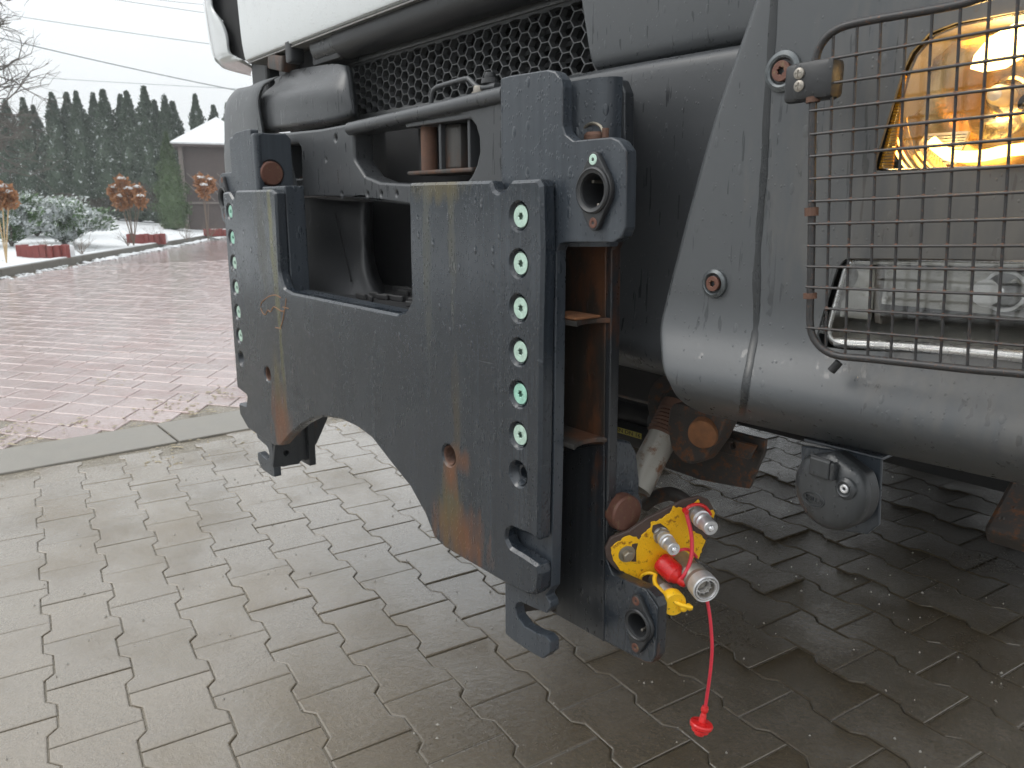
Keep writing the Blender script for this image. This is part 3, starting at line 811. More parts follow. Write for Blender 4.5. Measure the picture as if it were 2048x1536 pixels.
for sx in (-1, 1):
    for sy in (-1, 1): gput('post', box((sx*pw_, sy*pw_, (ez+gg)/2), (.14, .14, ez-gg-.08)), M['wood_pale'])
for k, (sx, sy) in enumerate(((0, -1), (1, 0), (0, 1), (-1, 0))):
    rr = Matrix.Rotation(math.atan2(sy, sx)+math.pi/2, 4, 'Z') @ Matrix.Translation((0, -pw_, 0)) if False else Matrix.Rotation(k*math.pi/2, 4, 'Z') @ Matrix.Translation((0, -pw_, 0))
    me = box((0, 0, gg+.5), (pw_*1.86, .04, 1.0)); me.transform(rr); gput('parapet', me, M['wood'])
    me = box((0, .03, (ez+gg)/2+.45), (pw_*1.86, .02, (ez-gg)-1.0)); me.transform(rr); gput('wall_board', me, M['wood'])
    for q in range(7):
        me = box((-pw_*.8+q*pw_*.27, -.02, gg+1.55), (.035, .03, 1.25), 0, Matrix.Rotation(R(-42), 3, 'Y')); me.transform(rr); gput('slat', me, M['wood_pale'])
    me = box((0, -.03, gg+1.02), (pw_*1.9, .08, .07)); me.transform(rr); gput('rail', me, M['wood_pale'])

# overhead wires
def wire(a, b, dep, sag, r, label):
    A, B = D(a[0], a[1], dep[0]), D(b[0], b[1], dep[1]); dv = B-A
    A2, B2 = A-dv*.9, B+dv*.9; pts = []
    for k in range(33):
        t = k/32; p = A2+(B2-A2)*t; s = (t*2.8-.9); p.z -= sag*(1-((t-.5)*2)**2)-sag*(1-((.5/1.0-.5)*2)**2)*1.0
        pts.append(p)
    tag(put('overhead_wire', tube([pts], r, 6), M['cable']), label, 'wire', 'overhead wires')
wire((58, 92), (475, 183), (22, 25), .25, .017, 'thickest overhead wire sloping down right towards the bumper corner')
wire((58, 37), (414, 88), (34, 36), .15, .016, 'overhead wire crossing the sky above the thick one')
wire((113, 158), (470, 178), (48, 50), .15, .017, 'faint low overhead wire just above the hedge tops')
wire((234, 0), (404, 25), (40, 41), .05, .017, 'overhead wire in the top of the sky, left one of the pair')
wire((316, 0), (404, 9), (44, 45), .05, .016, 'short overhead wire in the top of the sky, right one of the pair')

# straw and grit on the paving
def bits(n, region, size, seed, flat=.35, lon=1.0):
    rnd = random.Random(seed); V = []; Fs = []
    for k in range(n):
        x, y = region(rnd); r = size*rnd.uniform(.4, 1.3); b = len(V); a = rnd.uniform(0, 6.28); l = lon*rnd.uniform(.7, 1.6)
        for q in ((1, 0, 0), (-1, 0, 0), (0, 1, 0), (0, -1, 0), (0, 0, 1)):
            X_ = q[0]*r*l; Y_ = q[1]*r*rnd.uniform(.6, 1.1); V.append((x+X_*math.cos(a)-Y_*math.sin(a), y+X_*math.sin(a)+Y_*math.cos(a), .0005+q[2]*r*flat*2))
        Fs += [(b, b+2, b+4), (b+2, b+1, b+4), (b+1, b+3, b+4), (b+3, b, b+4)]
    return mesh(V, Fs)
cl = [(random.gauss(-3.7, .55), random.gauss(.0, .7), random.uniform(.03, .14)) for _ in range(34)]
def clump(r):
    c = r.choice(cl); return r.gauss(c[0], c[2]), r.gauss(c[1], c[2])
tag(put('straw_litter', bits(700, clump, .006, 3, .3, 2.0), M['grit'], kind='stuff', smooth=0), 'pale straw and grit scattered around the flat kerb strip', 'litter')
tag(put('grit', bits(1500, lambda r: (r.uniform(-3.3, 1.2), r.uniform(-1.6, 3.5)), .0026, 4, .7, 1.0), M['pebble'], kind='stuff', smooth=0), 'tiny pebbles and grit lying on the wet grey pavers', 'grit')

# ================================================================== the truck
truck = empty('truck', (-1.375, .3, 0), 'parked truck with grey plastic bumper, white cab edge and a lit, wire guarded headlamp', 'truck')
T = truck
XC = -1.375
def TP(name, me, mat, **k): return put(name, me, mat, T, **k)

# --- corner panel of the bumper (nearest corner), a smooth shell
def fl(x, z):
    """depth of the corner panel face"""
    y = .075+.09*max(0, x+.62)**1.15
    # lip at the bottom: comes forward softly, then turns under
    y -= .030*ss(.875-z, 0, .085)
    if z < .800: y += .075*((.800-z)/.064)**2.0
    return y
zs = [1.42, 1.30, 1.20, 1.10, 1.0, .94, .91, .88, .85, .82, .80, .785, .77, .758, .748, .741, .736]
rim = []
for u, v in ((1560, -160), (1510, -10), (1458, 130), (1402, 306), (1370, 433), (1337, 560), (1317, 634), (1314, 671), (1320, 720), (1334, 762), (1362, 800), (1400, 834), (1440, 858), (1500, 880)):
    y = .08
    for _ in range(20): p = Y(u, v, y); y = y*.5+.5*(fl(p.x+.02, max(p.z, .736))+.012)
    rim.append((p.z, p.x+.004))
def left_edge(z):
    if z >= rim[0][0]: return rim[0][1]
    for (z1, x1), (z2, x2) in zip(rim, rim[1:]):
        if z <= z1 and z >= z2: return x1+(x2-x1)*(z1-z)/max(z1-z2, 1e-6)
    return rim[-1][1]
def shell_point(s, z):
    le = left_edge(z)
    wrap = [(-.004, .105), (-.005, .06), (-.004, .03), (.001, .012), (.010, .002)]
    if s < len(wrap): return Vector((le+wrap[s][0], fl(le+.02, z)+wrap[s][1], z))
    k = s-len(wrap); x = le+.02+(.16-(le+.02))*(k/14); 
    y = fl(x, z)
    if x > -.02: y += .5*(x+.02)**1.0*.9
    return Vector((x, y, z))
gridv = [[shell_point(s, z) for s in range(20)] for z in zs]
shell = patch(gridv, 4, .004)
# lamp openings
HO = [(1752, 343), (1768, 290), (1813, 139), (1828, 106), (1863, 67), (1912, 47), (2048, 20), (2200, -2), (2235, 60), (2240, 290), (2225, 326), (2048, 334)]
FO = [(1700, 516), (1684, 535), (1671, 576), (1654, 632), (1647, 668), (1658, 690), (1700, 697), (1850, 706), (2048, 722), (2230, 740), (2262, 715), (2270, 560), (2250, 530), (2048, 521), (1850, 517)]
yh = .10
ho = rounded(pxY(HO, yh), .006, 3); fo = rounded(pxY(FO, yh), .008, 3)
shell = boolean(shell, [plateY(ho, [], -.1, .4), plateY(fo, [], -.1, .4)])
TP('corner_panel', shell, M['bumper'], smooth=50)

# seam strip of darker rubber over the corner panel
seam = [(1549, -10), (1545, 60), (1541, 120), (1537, 160), (1532, 250), (1529, 330), (1520, 440), (1515, 520), (1513, 600), (1506, 690), (1497, 740), (1489, 790), (1486, 815), (1486, 832)]
def on_shell(u, v):
    y = .08
    for _ in range(25): p = Y(u, v, y); y = y*.5+.5*fl(p.x, max(p.z, .74))
    return Y(u, v, y)
V = []; Fs = []
pth = catmull([on_shell(u, v) for u, v in seam], 5)
for k, p in enumerate(pth):
    w = .0042+.0015*noise.noise(p*30)
    for s_, off in ((-1, -.0006), (-.5, -.0012), (.5, -.0012), (1, -.0006)):
        q = p+Vector((s_*w, 0, 0)); V.append(Vector((q.x, fl(q.x, q.z)+off, q.z)))
for k in range(len(pth)-1):
    for j in range(3): Fs.append((k*4+j, k*4+j+1, k*4+j+5, k*4+j+4))
M['seam'] = simple('wet_seam', (.022, .024, .026), .3, 0, .2, 30)
TP('seam', mesh(V, Fs), M['seam'], smooth=60)

# dimple washers with rusty torx bolts
def torx_disc(r, ri=.42, th=.0025, lobes=6, bevel=.0006):
    hole = [Vector(((r*ri*(1+.16*math.cos(lobes*a)))*math.cos(a), (r*ri*(1+.16*math.cos(lobes*a)))*math.sin(a))) for a in [2*math.pi*k/48 for k in range(48)]]
    return plate2d(circle(0, 0, r, 32), [hole], th, bevel)
def screw(name, c, n, r, mat, parent, depth=.004, e1=None, ri=.36, label=None):
    n = Vector(n).normalized(); e1 = e1 or n.orthogonal().normalized(); e2 = n.cross(e1)
    me = frame_map(torx_disc(r, ri), Vector(c)-n*.00125, e1, e2, n)
    base = lathe([(.0001, -depth), (r*.9, -depth), (r*.96, -.0026), (r*.5, -.0026)], c, n, 24)
    return put(name, join([me, base]), mat, parent, label)
for (u, v, rw, rs, dz) in ((1567, 143, .0205, .0105, 0), (1430, 567, .0165, .009, 0)):
    p = on_shell(u, v); n = Vector((0, -1, 0))
    TP('washer', lathe([(rs*1.15, .0008), (rs*1.3, .0042), (rw*.78, .0052), (rw, .003), (rw*1.02, 0), (rw, -.004)], p, n, 40), M['washer'])
    screw('torx_bolt', p+n*.006, n, rs, M['pin'], T, .008)

# --- recessed middle of the bumper seen between mount and corner panel
y0 = .20
g = []
for z, dy in ((1.200, .10), (1.204, .03), (1.200, .012), (1.190, .002), (1.15, 0), (1.05, .0), (.95, .0), (.87, .0), (.82, -.004), (.79, -.01), (.765, .0), (.745, .03), (.735, .08)):
    g.append([Vector((x, y0+dy+max(0, (-.80-x))*.05, z+(.01*(-.8-x)))) for x in (-1.02, -.95, -.85, -.75, -.65, -.5, -.35)])
rec = boolean(patch(g, 4, .004), [plateY(rounded(pxY([(1225, 185), (1262, 190), (1262, 396), (1225, 400)], .2), .01, 4), [], .1, .3)])
TP('middle_panel', rec, M['bumper_dark'], smooth=50)
# shelf panel above it
g = []
for z, dy in ((1.206, .07), (1.208, .045), (1.215, .032), (1.235, .026), (1.30, .022), (1.36, .02), (1.42, .02)):
    xl = -.935-.02*(z-1.2)/.1
    g.append([Vector((xl-.002, y0+dy+.05, z)), Vector((xl, y0+dy+.02, z)), Vector((xl+.010, y0+dy+.004, z)), Vector((xl+.03, y0+dy, z))]+[Vector((x, y0+dy, z)) for x in (-.8, -.7, -.6, -.5, -.38)])
TP('upper_panel', patch(g, 4, .004), M['bumper'], smooth=50)

# --- honeycomb grille
yg = .30
go = pxY([(702, 137), (1205, -8), (1148, 160), (714, 236)], yg)
xa, xb = min(p.x for p in go), max(p.x for p in go); za, zb = go[3].y, go[0].y+.004
holes = []; pitch = .0252; rr = pitch/math.sqrt(3)*.90; cw = pitch*math.sqrt(3)/2*1.30
ncol = int((xb-xa)/cw)+1
gzb = 1.217; gzt = 1.345
for i in range(1, ncol):
    for j in range(-1, 8):
        cx = xa+i*cw; cz = gzb+.006+j*pitch+(pitch/2 if i % 2 else 0)
        pts = [Vector((cx+1.30*rr*math.cos(k*math.pi/3), cz+rr*math.sin(k*math.pi/3))) for k in range(6)]
        pts = [Vector((p.x, min(max(p.y, gzb+.004), gzt-.007))) for p in pts]
        hgt = max(p.y for p in pts)-min(p.y for p in pts)
        if hgt < .006 or cx+rr*1.3 > xb-.005 or cx-rr*1.3 < xa+.004: continue
        q = []
        for p in pts:
            if not q or (p-q[-1]).length > 1e-5: q.append(p)
        if len(q) > 2: holes.append(q)
me = plateY([Vector((xa, gzb)), Vector((xb, gzb)), Vector((xb, gzt)), Vector((xa, gzt))], holes, yg, yg+.014, .0005)
TP('grille', me, M['grille'], label='honeycomb radiator grille', smooth=25)
TP('grille_rim', bounds(xa-.02, xb+.02, yg-.006, yg+.016, gzt-.003, gzt+.012, .003), M['grille'])
TP('grille_rim', bounds(xa-.02, xb+.02, yg-.01, yg+.016, gzb-.012, gzb+.002, .003), M['grille'])
sl = [bounds(xa, xb, yg+.07, yg+.10, 1.20+k*.030, 1.208+k*.030) for k in range(6)]
TP('radiator_slats', join(sl), M['black_plastic'], kind='stuff')
TP('blackout_backing', bounds(-2.3, -1.62, .322, .33, .80, 1.28), M['black'])  # black sheets added behind the gaps to stop light leaking through
TP('blackout_backing', bounds(-1.63, -.86, .26, .27, 1.03, 1.195), M['black'])
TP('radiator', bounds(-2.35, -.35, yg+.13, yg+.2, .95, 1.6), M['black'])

# --- corner of the bumper on the far side
pan = lambda L, y: [Y(u, v, y) for u, v in L]
g = [  # outer grey shell: columns from the far rim round to the step of the inset panel
    [Vector((-2.60, .42, 1.31)), Vector((-2.615, .34, 1.31)), Y(470, 183, .235), Y(500, 172, .205), Y(520, 163, .20), Y(556, 152, .202)],
    [Vector((-2.62, .42, 1.30)), Vector((-2.64, .32, 1.30)), Y(456, 198, .232), Y(500, 182, .197), Y(520, 176, .195), Y(528, 172, .20)],
    [Vector((-2.63, .42, 1.24)), Vector((-2.65, .32, 1.24)), Y(449, 225, .23), Y(490, 215, .195), Y(514, 208, .192), Y(518, 206, .205)],
    [Vector((-2.63, .42, 1.16)), Vector((-2.65, .32, 1.16)), Y(449, 275, .23), Y(490, 272, .195), Y(522, 268, .192), Y(526, 266, .205)],
    [Vector((-2.62, .42, 1.00)), Vector((-2.64, .32, 1.00)), Y(450, 340, .23), Y(492, 345, .195), Y(530, 348, .192), Y(534, 350, .205)],
    [Vector((-2.56, .42, .76)), Vector((-2.58, .36, .74)), Y(468, 470, .26), Y(500, 490, .23), Y(540, 500, .22), Y(545, 500, .235)]]
TP('far_corner_panel', patch(g, 5, .004), M['bumper'], smooth=50)
g = [[Y(548, 158, .245), Y(580, 142, .235), Y(620, 134, .232), Y(665, 128, .232), Y(690, 131, .235), Y(701, 137, .25)],
     [Y(549, 168, .235), Y(582, 156, .224), Y(622, 148, .222), Y(668, 142, .222), Y(694, 145, .228), Y(704, 150, .25)],
     [Y(530, 184, .225), Y(580, 172, .214), Y(622, 163, .212), Y(668, 156, .213), Y(697, 160, .225), Y(707, 168, .25)],
     [Y(520, 200, .218), Y(575, 192, .20), Y(622, 184, .198), Y(668, 182, .203), Y(700, 184, .222), Y(710, 190, .25)],
     [Y(521, 228, .218), Y(575, 222, .20), Y(622, 216, .198), Y(670, 214, .203), Y(704, 212, .222), Y(713, 214, .25)],
     [Y(525, 255, .220), Y(575, 250, .203), Y(622, 244, .202), Y(672, 238, .206), Y(706, 230, .225), Y(714, 230, .25)],
     [Y(527, 268, .238), Y(575, 263, .225), Y(624, 257, .222), Y(674, 248, .225), Y(708, 240, .238), Y(716, 236, .26)]]
TP('inset_panel', patch(g, 5, .004), M['bumper_dark'], smooth=50)
# brackets and dark parts between corner and cab edge
TP('cab_mounting', bounds(-2.22, -1.98, .26, .36, 1.30, 1.46, .01), M['black_plastic'])
TP('cab_mounting', bounds(-2.42, -2.30, .26, .36, 1.28, 1.44, .01), M['black_plastic'])
TP('cab_mounting', bounds(-1.96, -1.80, .24, .34, 1.345, 1.43, .012), M['black_plastic'])
TP('hinge_bracket', box((-2.12, .235, 1.375), (.10, .05, .04), .006, Matrix.Rotation(R(12), 3, 'Y')), M['steel_dirty'])
TP('hinge_bracket', box((-2.02, .225, 1.39), (.035, .04, .06), .006), M['black_plastic'])

# --- long dark tube and dark shelf under the cab
TP('cross_tube', tube([[Vector((-1.80, .262, 1.388)), Vector((-.40, .262, 1.388))]], .042, 28), M['black_plastic'])
TP('cross_tube_collar', tube([[Vector((-1.93, .262, 1.388)), Vector((-1.79, .262, 1.388))]], .037, 24), M['bumper_dark'])
TP('under_cab_shelf', bounds(-2.3, -.3, .30, .62, 1.45, 1.50, .005), M['black_plastic'])
TP('under_cab_strut', box((-1.0, .235, 1.455), (.55, .02, .035), .008, Matrix.Rotation(R(4), 3, 'Y')), M['bumper_dark'])

# --- white cab edge
yc = .205
A = pxY([(458, 0), (484, 112), (492, 119), (560, 96), (790, 3)], yc)
zb_ = sum(p.y for p in A[2:])/3
g = []
for z, dy in ((zb_-.0045, .035), (zb_-.004, .012), (zb_-.001, .003), (zb_+.006, 0), (zb_+.05, .0), (zb_+.12, .006), (zb_+.25, .02), (zb_+.5, .05)):
    xl = A[2].x-.32*(z-zb_) if z > zb_ else A[2].x
    g.append([Vector((xl-.001, yc+dy+.02, z)), Vector((xl+.004, yc+dy+.003, z)), Vector((xl+.02, yc+dy, z))]+[Vector((x, yc+dy, z)) for x in (-2.0, -1.7, -1.375, -1.0, -.6, -.3, -.15)])
M['lipgrey'] = simple('dirty_white_underside', (.20, .195, .185), .45, 0, .5, 22, .1, .0005, 0, .5, .15, 0, (.10, .09, .08))
TP('cab_front_panel', patch(g, 4, .003), M['white'], smooth=50)
TP('cab_panel_lip', bounds(A[2].x+.004, -.15, yc+.004, yc+.062, zb_-.0095, zb_-.0055, .001), M['lipgrey'])
# (underside return of the panel)
# outer corner flap with the dark gap
L1 = [(404, -8), (408, 30), (417, 75), (424, 105), (432, 128), (447, 139), (480, 146), (512, 154), (516, 146), (489, 121), (470, 117), (456, 106), (449, 52), (444, 44), (432, 36), (425, 22), (421, -8)]
g = [[Y(404, -20, .30), Y(407, -20, .215), Y(421, -20, .207), Y(423, -20, .24)],
     [Y(406, 10, .30), Y(409, 12, .215), Y(424, 16, .207), Y(427, 16, .24)],
     [Y(412, 45, .30), Y(415, 46, .215), Y(440, 42, .207), Y(445, 44, .24)],
     [Y(420, 88, .30), Y(422, 88, .215), Y(451, 72, .207), Y(455, 74, .24)],
     [Y(426, 112, .30), Y(429, 114, .215), Y(456, 104, .207), Y(460, 106, .24)],
     [Y(440, 128, .32), Y(437, 126, .225), Y(468, 114, .215), Y(484, 119, .25)],
     [Y(492, 143, .36), Y(450, 138, .25), Y(482, 122, .225), Y(490, 122, .26)],
     [Y(516, 153, .36), Y(500, 151, .30), Y(505, 135, .27), Y(514, 140, .30)]]
TP('cab_corner_flap', patch(g, 5, .003), M['white'], smooth=60)
g = pxY([(418, -14), (424, 20), (446, 42), (458, 106), (492, 122), (480, -14)], .235)
TP('flap_gap_liner', plateY(g, [], .235, .25), M['black'])
# rest of the cab, only partly in view
TP('cab', bounds(-2.58, -.17, .30, 2.25, zb_+.03, 3.15, .10), M['white'])
TP('windscreen', bounds(-2.45, -.30, .285, .32, 2.05, 2.95, .02), M['black'])
TP('cab_floor', bounds(-2.5, -.25, .45, 2.2, 1.05, 1.40, .02), M['black'])

# --- pressed steel cross member with its wide opening
yb = .15
outer = pxY([(530, 275), (600, 262), (715, 244), (1010, 186), (1030, 500), (1000, 430), (820, 413), (712, 396), (604, 396), (575, 380), (560, 330)], yb)
outer = [Vector(p) for p in pxY([(535, 283), (562, 266), (640, 258), (712, 244), (880, 210), (1015, 182)], yb)]+[Vector((-.84, 1.17)), Vector((-.84, 1.0))]+[Vector(p) for p in pxY([(960, 425), (820, 411), (712, 397), (604, 395), (560, 380)], yb)]
op = rounded(pxY([(706, 266), (850, 244), (920, 230), (938, 236), (950, 252), (957, 276), (958, 304), (952, 330), (942, 352), (925, 372), (760, 364), (730, 352), (708, 318)], yb), .012, 4)
slot = rounded(pxY([(572, 290), (597, 288), (602, 296), (604, 356), (576, 358)], yb), .004, 3)
h1 = circle(*pxY([(671, 276)], yb)[0], .006, 12); h3 = circle(*pxY([(652, 319)], yb)[0], .003, 8)
h2 = [circle(*pxY([(u, v)], yb)[0], .004, 10) for u, v in ((684, 388), (735, 388), (793, 387), (762, 387))]
me = plateY(rounded(outer, .008, 3), [op, slot, h1, h3]+h2, yb, yb+.05, .006, 3)
TP('cross_member', me, M['black_plastic'] if False else M['bumper_dark'], smooth=50)
TP('cross_member_rail', tube([[Y(700, 258, yb), Y(800, 236, yb), Y(900, 214, yb), Y(1012, 188, yb)]], .0135, 18), M['bumper_dark'])
# coupling pin housing in the opening
TP('housing_plate', plateY(rounded(pxY([(818, 256), (948, 246), (948, 340), (822, 352)], .17), .004), [], .19, .2), M['black'])
TP('housing_shelf', bounds(Y(820, 262, .16).x, Y(952, 250, .16).x, .15, .24, 1.148, 1.158, .003), M['bumper_dark'])
TP('housing_shelf', bounds(Y(820, 262, .16).x, Y(952, 250, .16).x, .15, .24, 1.058, 1.066, .003), M['steel_dirty'])
p = Y(859, 300, .18)
TP('rusty_pin', tube([[Vector((p.x, p.y, 1.060)), Vector((p.x, p.y, 1.152))]], .0165, 24), M['rustbrown'])
p = Y(912, 298, .18)
TP('catch_box', box((p.x, p.y+.01, 1.105), (.058, .04, .085), .008), M['steel_dirty'])
for u in (884, 942):
    p = Y(u, 298, .165); TP('housing_rib', box((p.x, p.y+.02, 1.105), (.008, .05, .088), .002), M['bumper_dark'])
# slot contents
p = Y(588, 325, .19); TP('slot_bar', box(p, (.07, .02, .014), .003, Matrix.Rotation(R(-10), 3, 'Y')), M['steel_dirty'])
p = Y(592, 365, .19); TP('slot_pipe', tube([[p-EX*.04, p+EX*.05]], .014, 14), M['rustbrown'])
# handle bar and its clamp on top of the rail
hp = [(862, 210), (863, 196), (866, 183), (873, 175), (884, 171), (930, 158), (940, 160), (948, 168), (958, 175), (972, 175), (992, 172)]
TP('locking_handle', tube([catmull([Y(u, v, .165) for u, v in hp], 4)], .0046, 12), M['bumper_dark'])
p = Y(958, 187, .165)
TP('clamp_bolt', lathe([(.0001, .012), (.009, .012), (.010, .009), (.010, .003), (.013, .002), (.013, -.003), (.008, -.004), (.0001, -.004)], p, EZ, 16), M['steel_dark'])
p = Y(980, 165, .175)
TP('clamp_bolt', lathe([(.0001, .016), (.009, .016), (.010, .012), (.010, .008), (.015, .006), (.016, -.002), (.010, -.006), (.010, -.014), (.0001, -.014)], p, EZ, 16), M['black_plastic'])
TP('clamp', box(Y(992, 180, .18), (.035, .035, .02), .005), M['black_plastic'])
# inner liner, step and pipe seen through the cut-out
g = [[Y(570, 392, .17), Y(640, 398, .19), Y(700, 402, .21), Y(738, 404, .24), Y(744, 404, .34)],
     [Y(570, 430, .17), Y(648, 440, .185), Y(704, 444, .205), Y(736, 446, .235), Y(744, 448, .34)],
     [Y(575, 500, .16), Y(655, 500, .18), Y(710, 505, .20), Y(738, 508, .23), Y(748, 510, .34)],
     [Y(590, 550, .14), Y(665, 550, .16), Y(716, 552, .185), Y(746, 550, .22), Y(760, 556, .34)],
     [Y(600, 604, .11), Y(680, 600, .13), Y(726, 598, .165), Y(765, 590, .21), Y(780, 590, .34)]]
TP('inner_liner', patch(g, 5, .003), M['black_plastic'], smooth=60)
TP('liner_seam', tube([catmull([Y(670, 425, .186), Y(688, 500, .19), Y(702, 562, .165)], 5)], .0016, 6), M['black'])
st = Y(760, 590, .2).z
tb = []
for k in range(90):
    tb.append(box((random.uniform(-1.62, -1.05), random.uniform(.13, .42), st+.006), (random.uniform(.02, .05), random.uniform(.006, .014), .012), .002, Matrix.Rotation(random.uniform(-.4, .4), 3, 'Z'), 1))
TP('step_plate', bounds(-1.80, -1.0, .08, .58, st-.04, st, .006), M['rubber'])
TP('step_tread', join(tb), M['rubber'], kind='stuff', label='rough wet anti slip tread of the step')
TP('bent_pipe', tube([catmull([Y(738, 535, .45), Y(752, 505, .45), Y(772, 478, .45), Y(800, 472, .45), Y(850, 478, .45)], 5)], .018, 14), M['black_plastic'])
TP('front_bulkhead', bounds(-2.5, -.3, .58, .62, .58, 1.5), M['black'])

# --- chassis and underside
for sx in (-.42, .42): TP('chassis_rail', bounds(XC+sx-.04, XC+sx+.04, .65, 7.0, .72, .98, .006), M['steel_dirty'])
TP('front_axle', bounds(-2.3, -.45, 1.79, 1.92, .42, .56, .03), M['steel_dirty'])
TP('under_tray', bounds(-2.5, -.22, .50, 6.8, .98, 1.06), M['black'])
TP('load_body', bounds(-2.6, -.15, 2.5, 7.2, 1.06, 2.4, .03), M['bumper_dark'])
for sy in (1.85, 4.9, 6.1):
    for sx in (-2.33, -.42):
        w = TP('wheel', lathe([(.30, -.14), (.46, -.15), (.50, -.12), (.51, 0), (.50, .12), (.46, .15), (.30, .14)], (sx, sy, .51), EX, 40), M['rubber'])
        r_ = put('rim', lathe([(.0001, -.05), (.12, -.05), (.26, .02), (.30, .13), (.30, -.13), (.0001, -.13)], (sx, sy, .51), EX, 28), M['steel_dirty'], w)
# pieces seen below the bumper next to the mount
g = pxY([(1225, 745), (1345, 760), (1352, 880), (1225, 895)], .40)
TP('hose', tube([[Y(1190, 848, .40), Y(1240, 862, .40), Y(1300, 880, .40), Y(1345, 888, .42)]], .022, 18), M['rubber'])
TP('hose', tube([[Y(1190, 805, .42), Y(1240, 822, .42), Y(1310, 840, .42)]], .022, 18), M['rubber'])
a_, b_ = Y(1224, 856, .374), Y(1276, 871, .374)
e1 = (b_-a_).normalized(); nrm = -EY-e1*(-EY).dot(e1); nrm.normalize(); e2 = nrm.cross(e1)
w_ = (b_-a_).length*1.25
M['labelyellow'] = simple('yellow_tape', (.42, .36, .03), .5, 0, .15, 60)
band = put('hose_label', frame_map(plate2d([Vector((-w_/2, -.0055)), Vector((w_/2, -.0055)), Vector((w_/2, .0055)), Vector((-w_/2, .0055))], [], .0008, .0002), (a_+b_)/2, e1, e2, nrm), M['labelyellow'], T, 'yellow printed tape on the black hose')
tm = text_mesh("2\"1SN DN 16", .0105, .0002)
tm.transform(Matrix.Diagonal((1.35, 1, 1, 1)))
put('printed_text', frame_map(tm, (a_+b_)/2+nrm*.0008, e1, e2, nrm), M['black'], band)

M['bracket_rusty'] = simple('bracket_rusty', (.045, .038, .034), .6, .1, .5, 30, .4, .001, .1, .5, .35)
# support plate low behind
low = pxY([(1335, 830), (1530, 880), (1528, 905), (1497, 978), (1400, 960), (1300, 925)], .33)
TP('support_plate', plateY(low, [], .33, .338, .001), M['bracket_rusty'])
up_ = pxY([(1420, 862), (1522, 888), (1508, 915), (1420, 893)], .325)
TP('support_flange', plateY(up_, [circle(*pxY([(1477, 888)], .325)[0], .0055, 14)], .310, .318, .001), M['bracket_rusty'])
arm = rounded(pxY([(1352, 800), (1470, 830), (1445, 880), (1415, 922), (1380, 925), (1355, 900), (1346, 850)], .27), .03, 5)
TP('towing_eye', plateY(arm, [], .255, .29, .004, 2), M['bracket_rusty'])
p = Y(1407, 866, .25)
n_ = Vector((.35, -.93, -.1)).normalized()
TP('towing_pin', lathe([(.0001, .010), (.016, .011), (.022, .008), (.0235, .002), (.0235, -.02)], p, n_, 32), M['rustorange'])
# pale worn tube with threaded rusty end
ta, tb_ = Y(1352, 822, .30), Y(1272, 978, .20)
dv = (tb_-ta)
pr = [(.0001, -.01), (.028, -.01)]
L_ = dv.length
for k in range(7): h = L_*(.05+k*.045); pr += [(.0285, h), (.0255, h+L_*.02)]
TP('threaded_tube_end', lathe(pr+[(.0001, L_*.37)], ta, dv, 28), M['rustbrown'])
TP('damper_tube', lathe([(.0001, L_*.34), (.0245, L_*.34), (.0245, L_), (.0001, L_)], ta, dv, 28), M['tubewhite'])
ring = plateY(circle(*pxY([(1345, 815)], .31)[0], .055, 28), [circle(*pxY([(1345, 815)], .31)[0], .03, 20)], .31, .325)
TP('hanging_ring', ring, M['bracket_rusty'])
TP('bent_hook', tube([catmull([Y(1290, 1010, .30), Y(1310, 995, .30), Y(1345, 988, .31), Y(1380, 1010, .32), Y(1400, 1030, .34)], 5)], .012, 12), M['bracket_rusty'])
TP('leaf_spring_hanger', box(Y(2062, 990, .42), (.05, .16, .03), .006, Matrix.Rotation(R(35), 3, 'X')), M['bracket_rusty'])

# --- tanks, sump, axles and guards added to block light under the truck
TP('engine_sump_blocker', bounds(XC-.36, XC+.36, .75, 2.3, .50, .98, .05), M['steel_dirty'])
TP('fuel_tank_blocker', bounds(-2.56, -1.90, 2.45, 4.1, .20, .98, .06), M['steel_dirty'])
TP('battery_box_blocker', bounds(-.86, -.22, 2.45, 3.6, .36, .98, .03), M['black_plastic'])
for sx in (-2.33, -.42):
    TP('mudflap_blocker', bounds(sx-.26, sx+.26, 2.40, 2.415, .12, 1.0), M['rubber'])
TP('transfer_box_blocker', bounds(XC-.5, XC+.5, 2.6, 3.6, .42, .98, .05), M['steel_dirty'])
for sy in (4.9, 6.1): TP('rear_axle_blocker', bounds(-2.3, -.45, sy-.14, sy+.14, .36, .68, .06), M['steel_dirty'])
TP('underrun_bar_blocker', bounds(-2.5, -.25, 7.0, 7.1, .36, .80, .01), M['steel_dirty'])
TP('side_guard_blocker', bounds(-2.56, -2.52, 4.15, 4.4, .25, .95, .01), M['steel_dirty'])
TP('steering_box', bounds(-.80, -.50, .55, .95, .62, .98, .03), M['steel_dirty'])
TP('drag_link', tube([[Vector((-.62, .7, .58)), Vector((-.55, 1.6, .50))]], .022, 12), M['steel_dirty'])
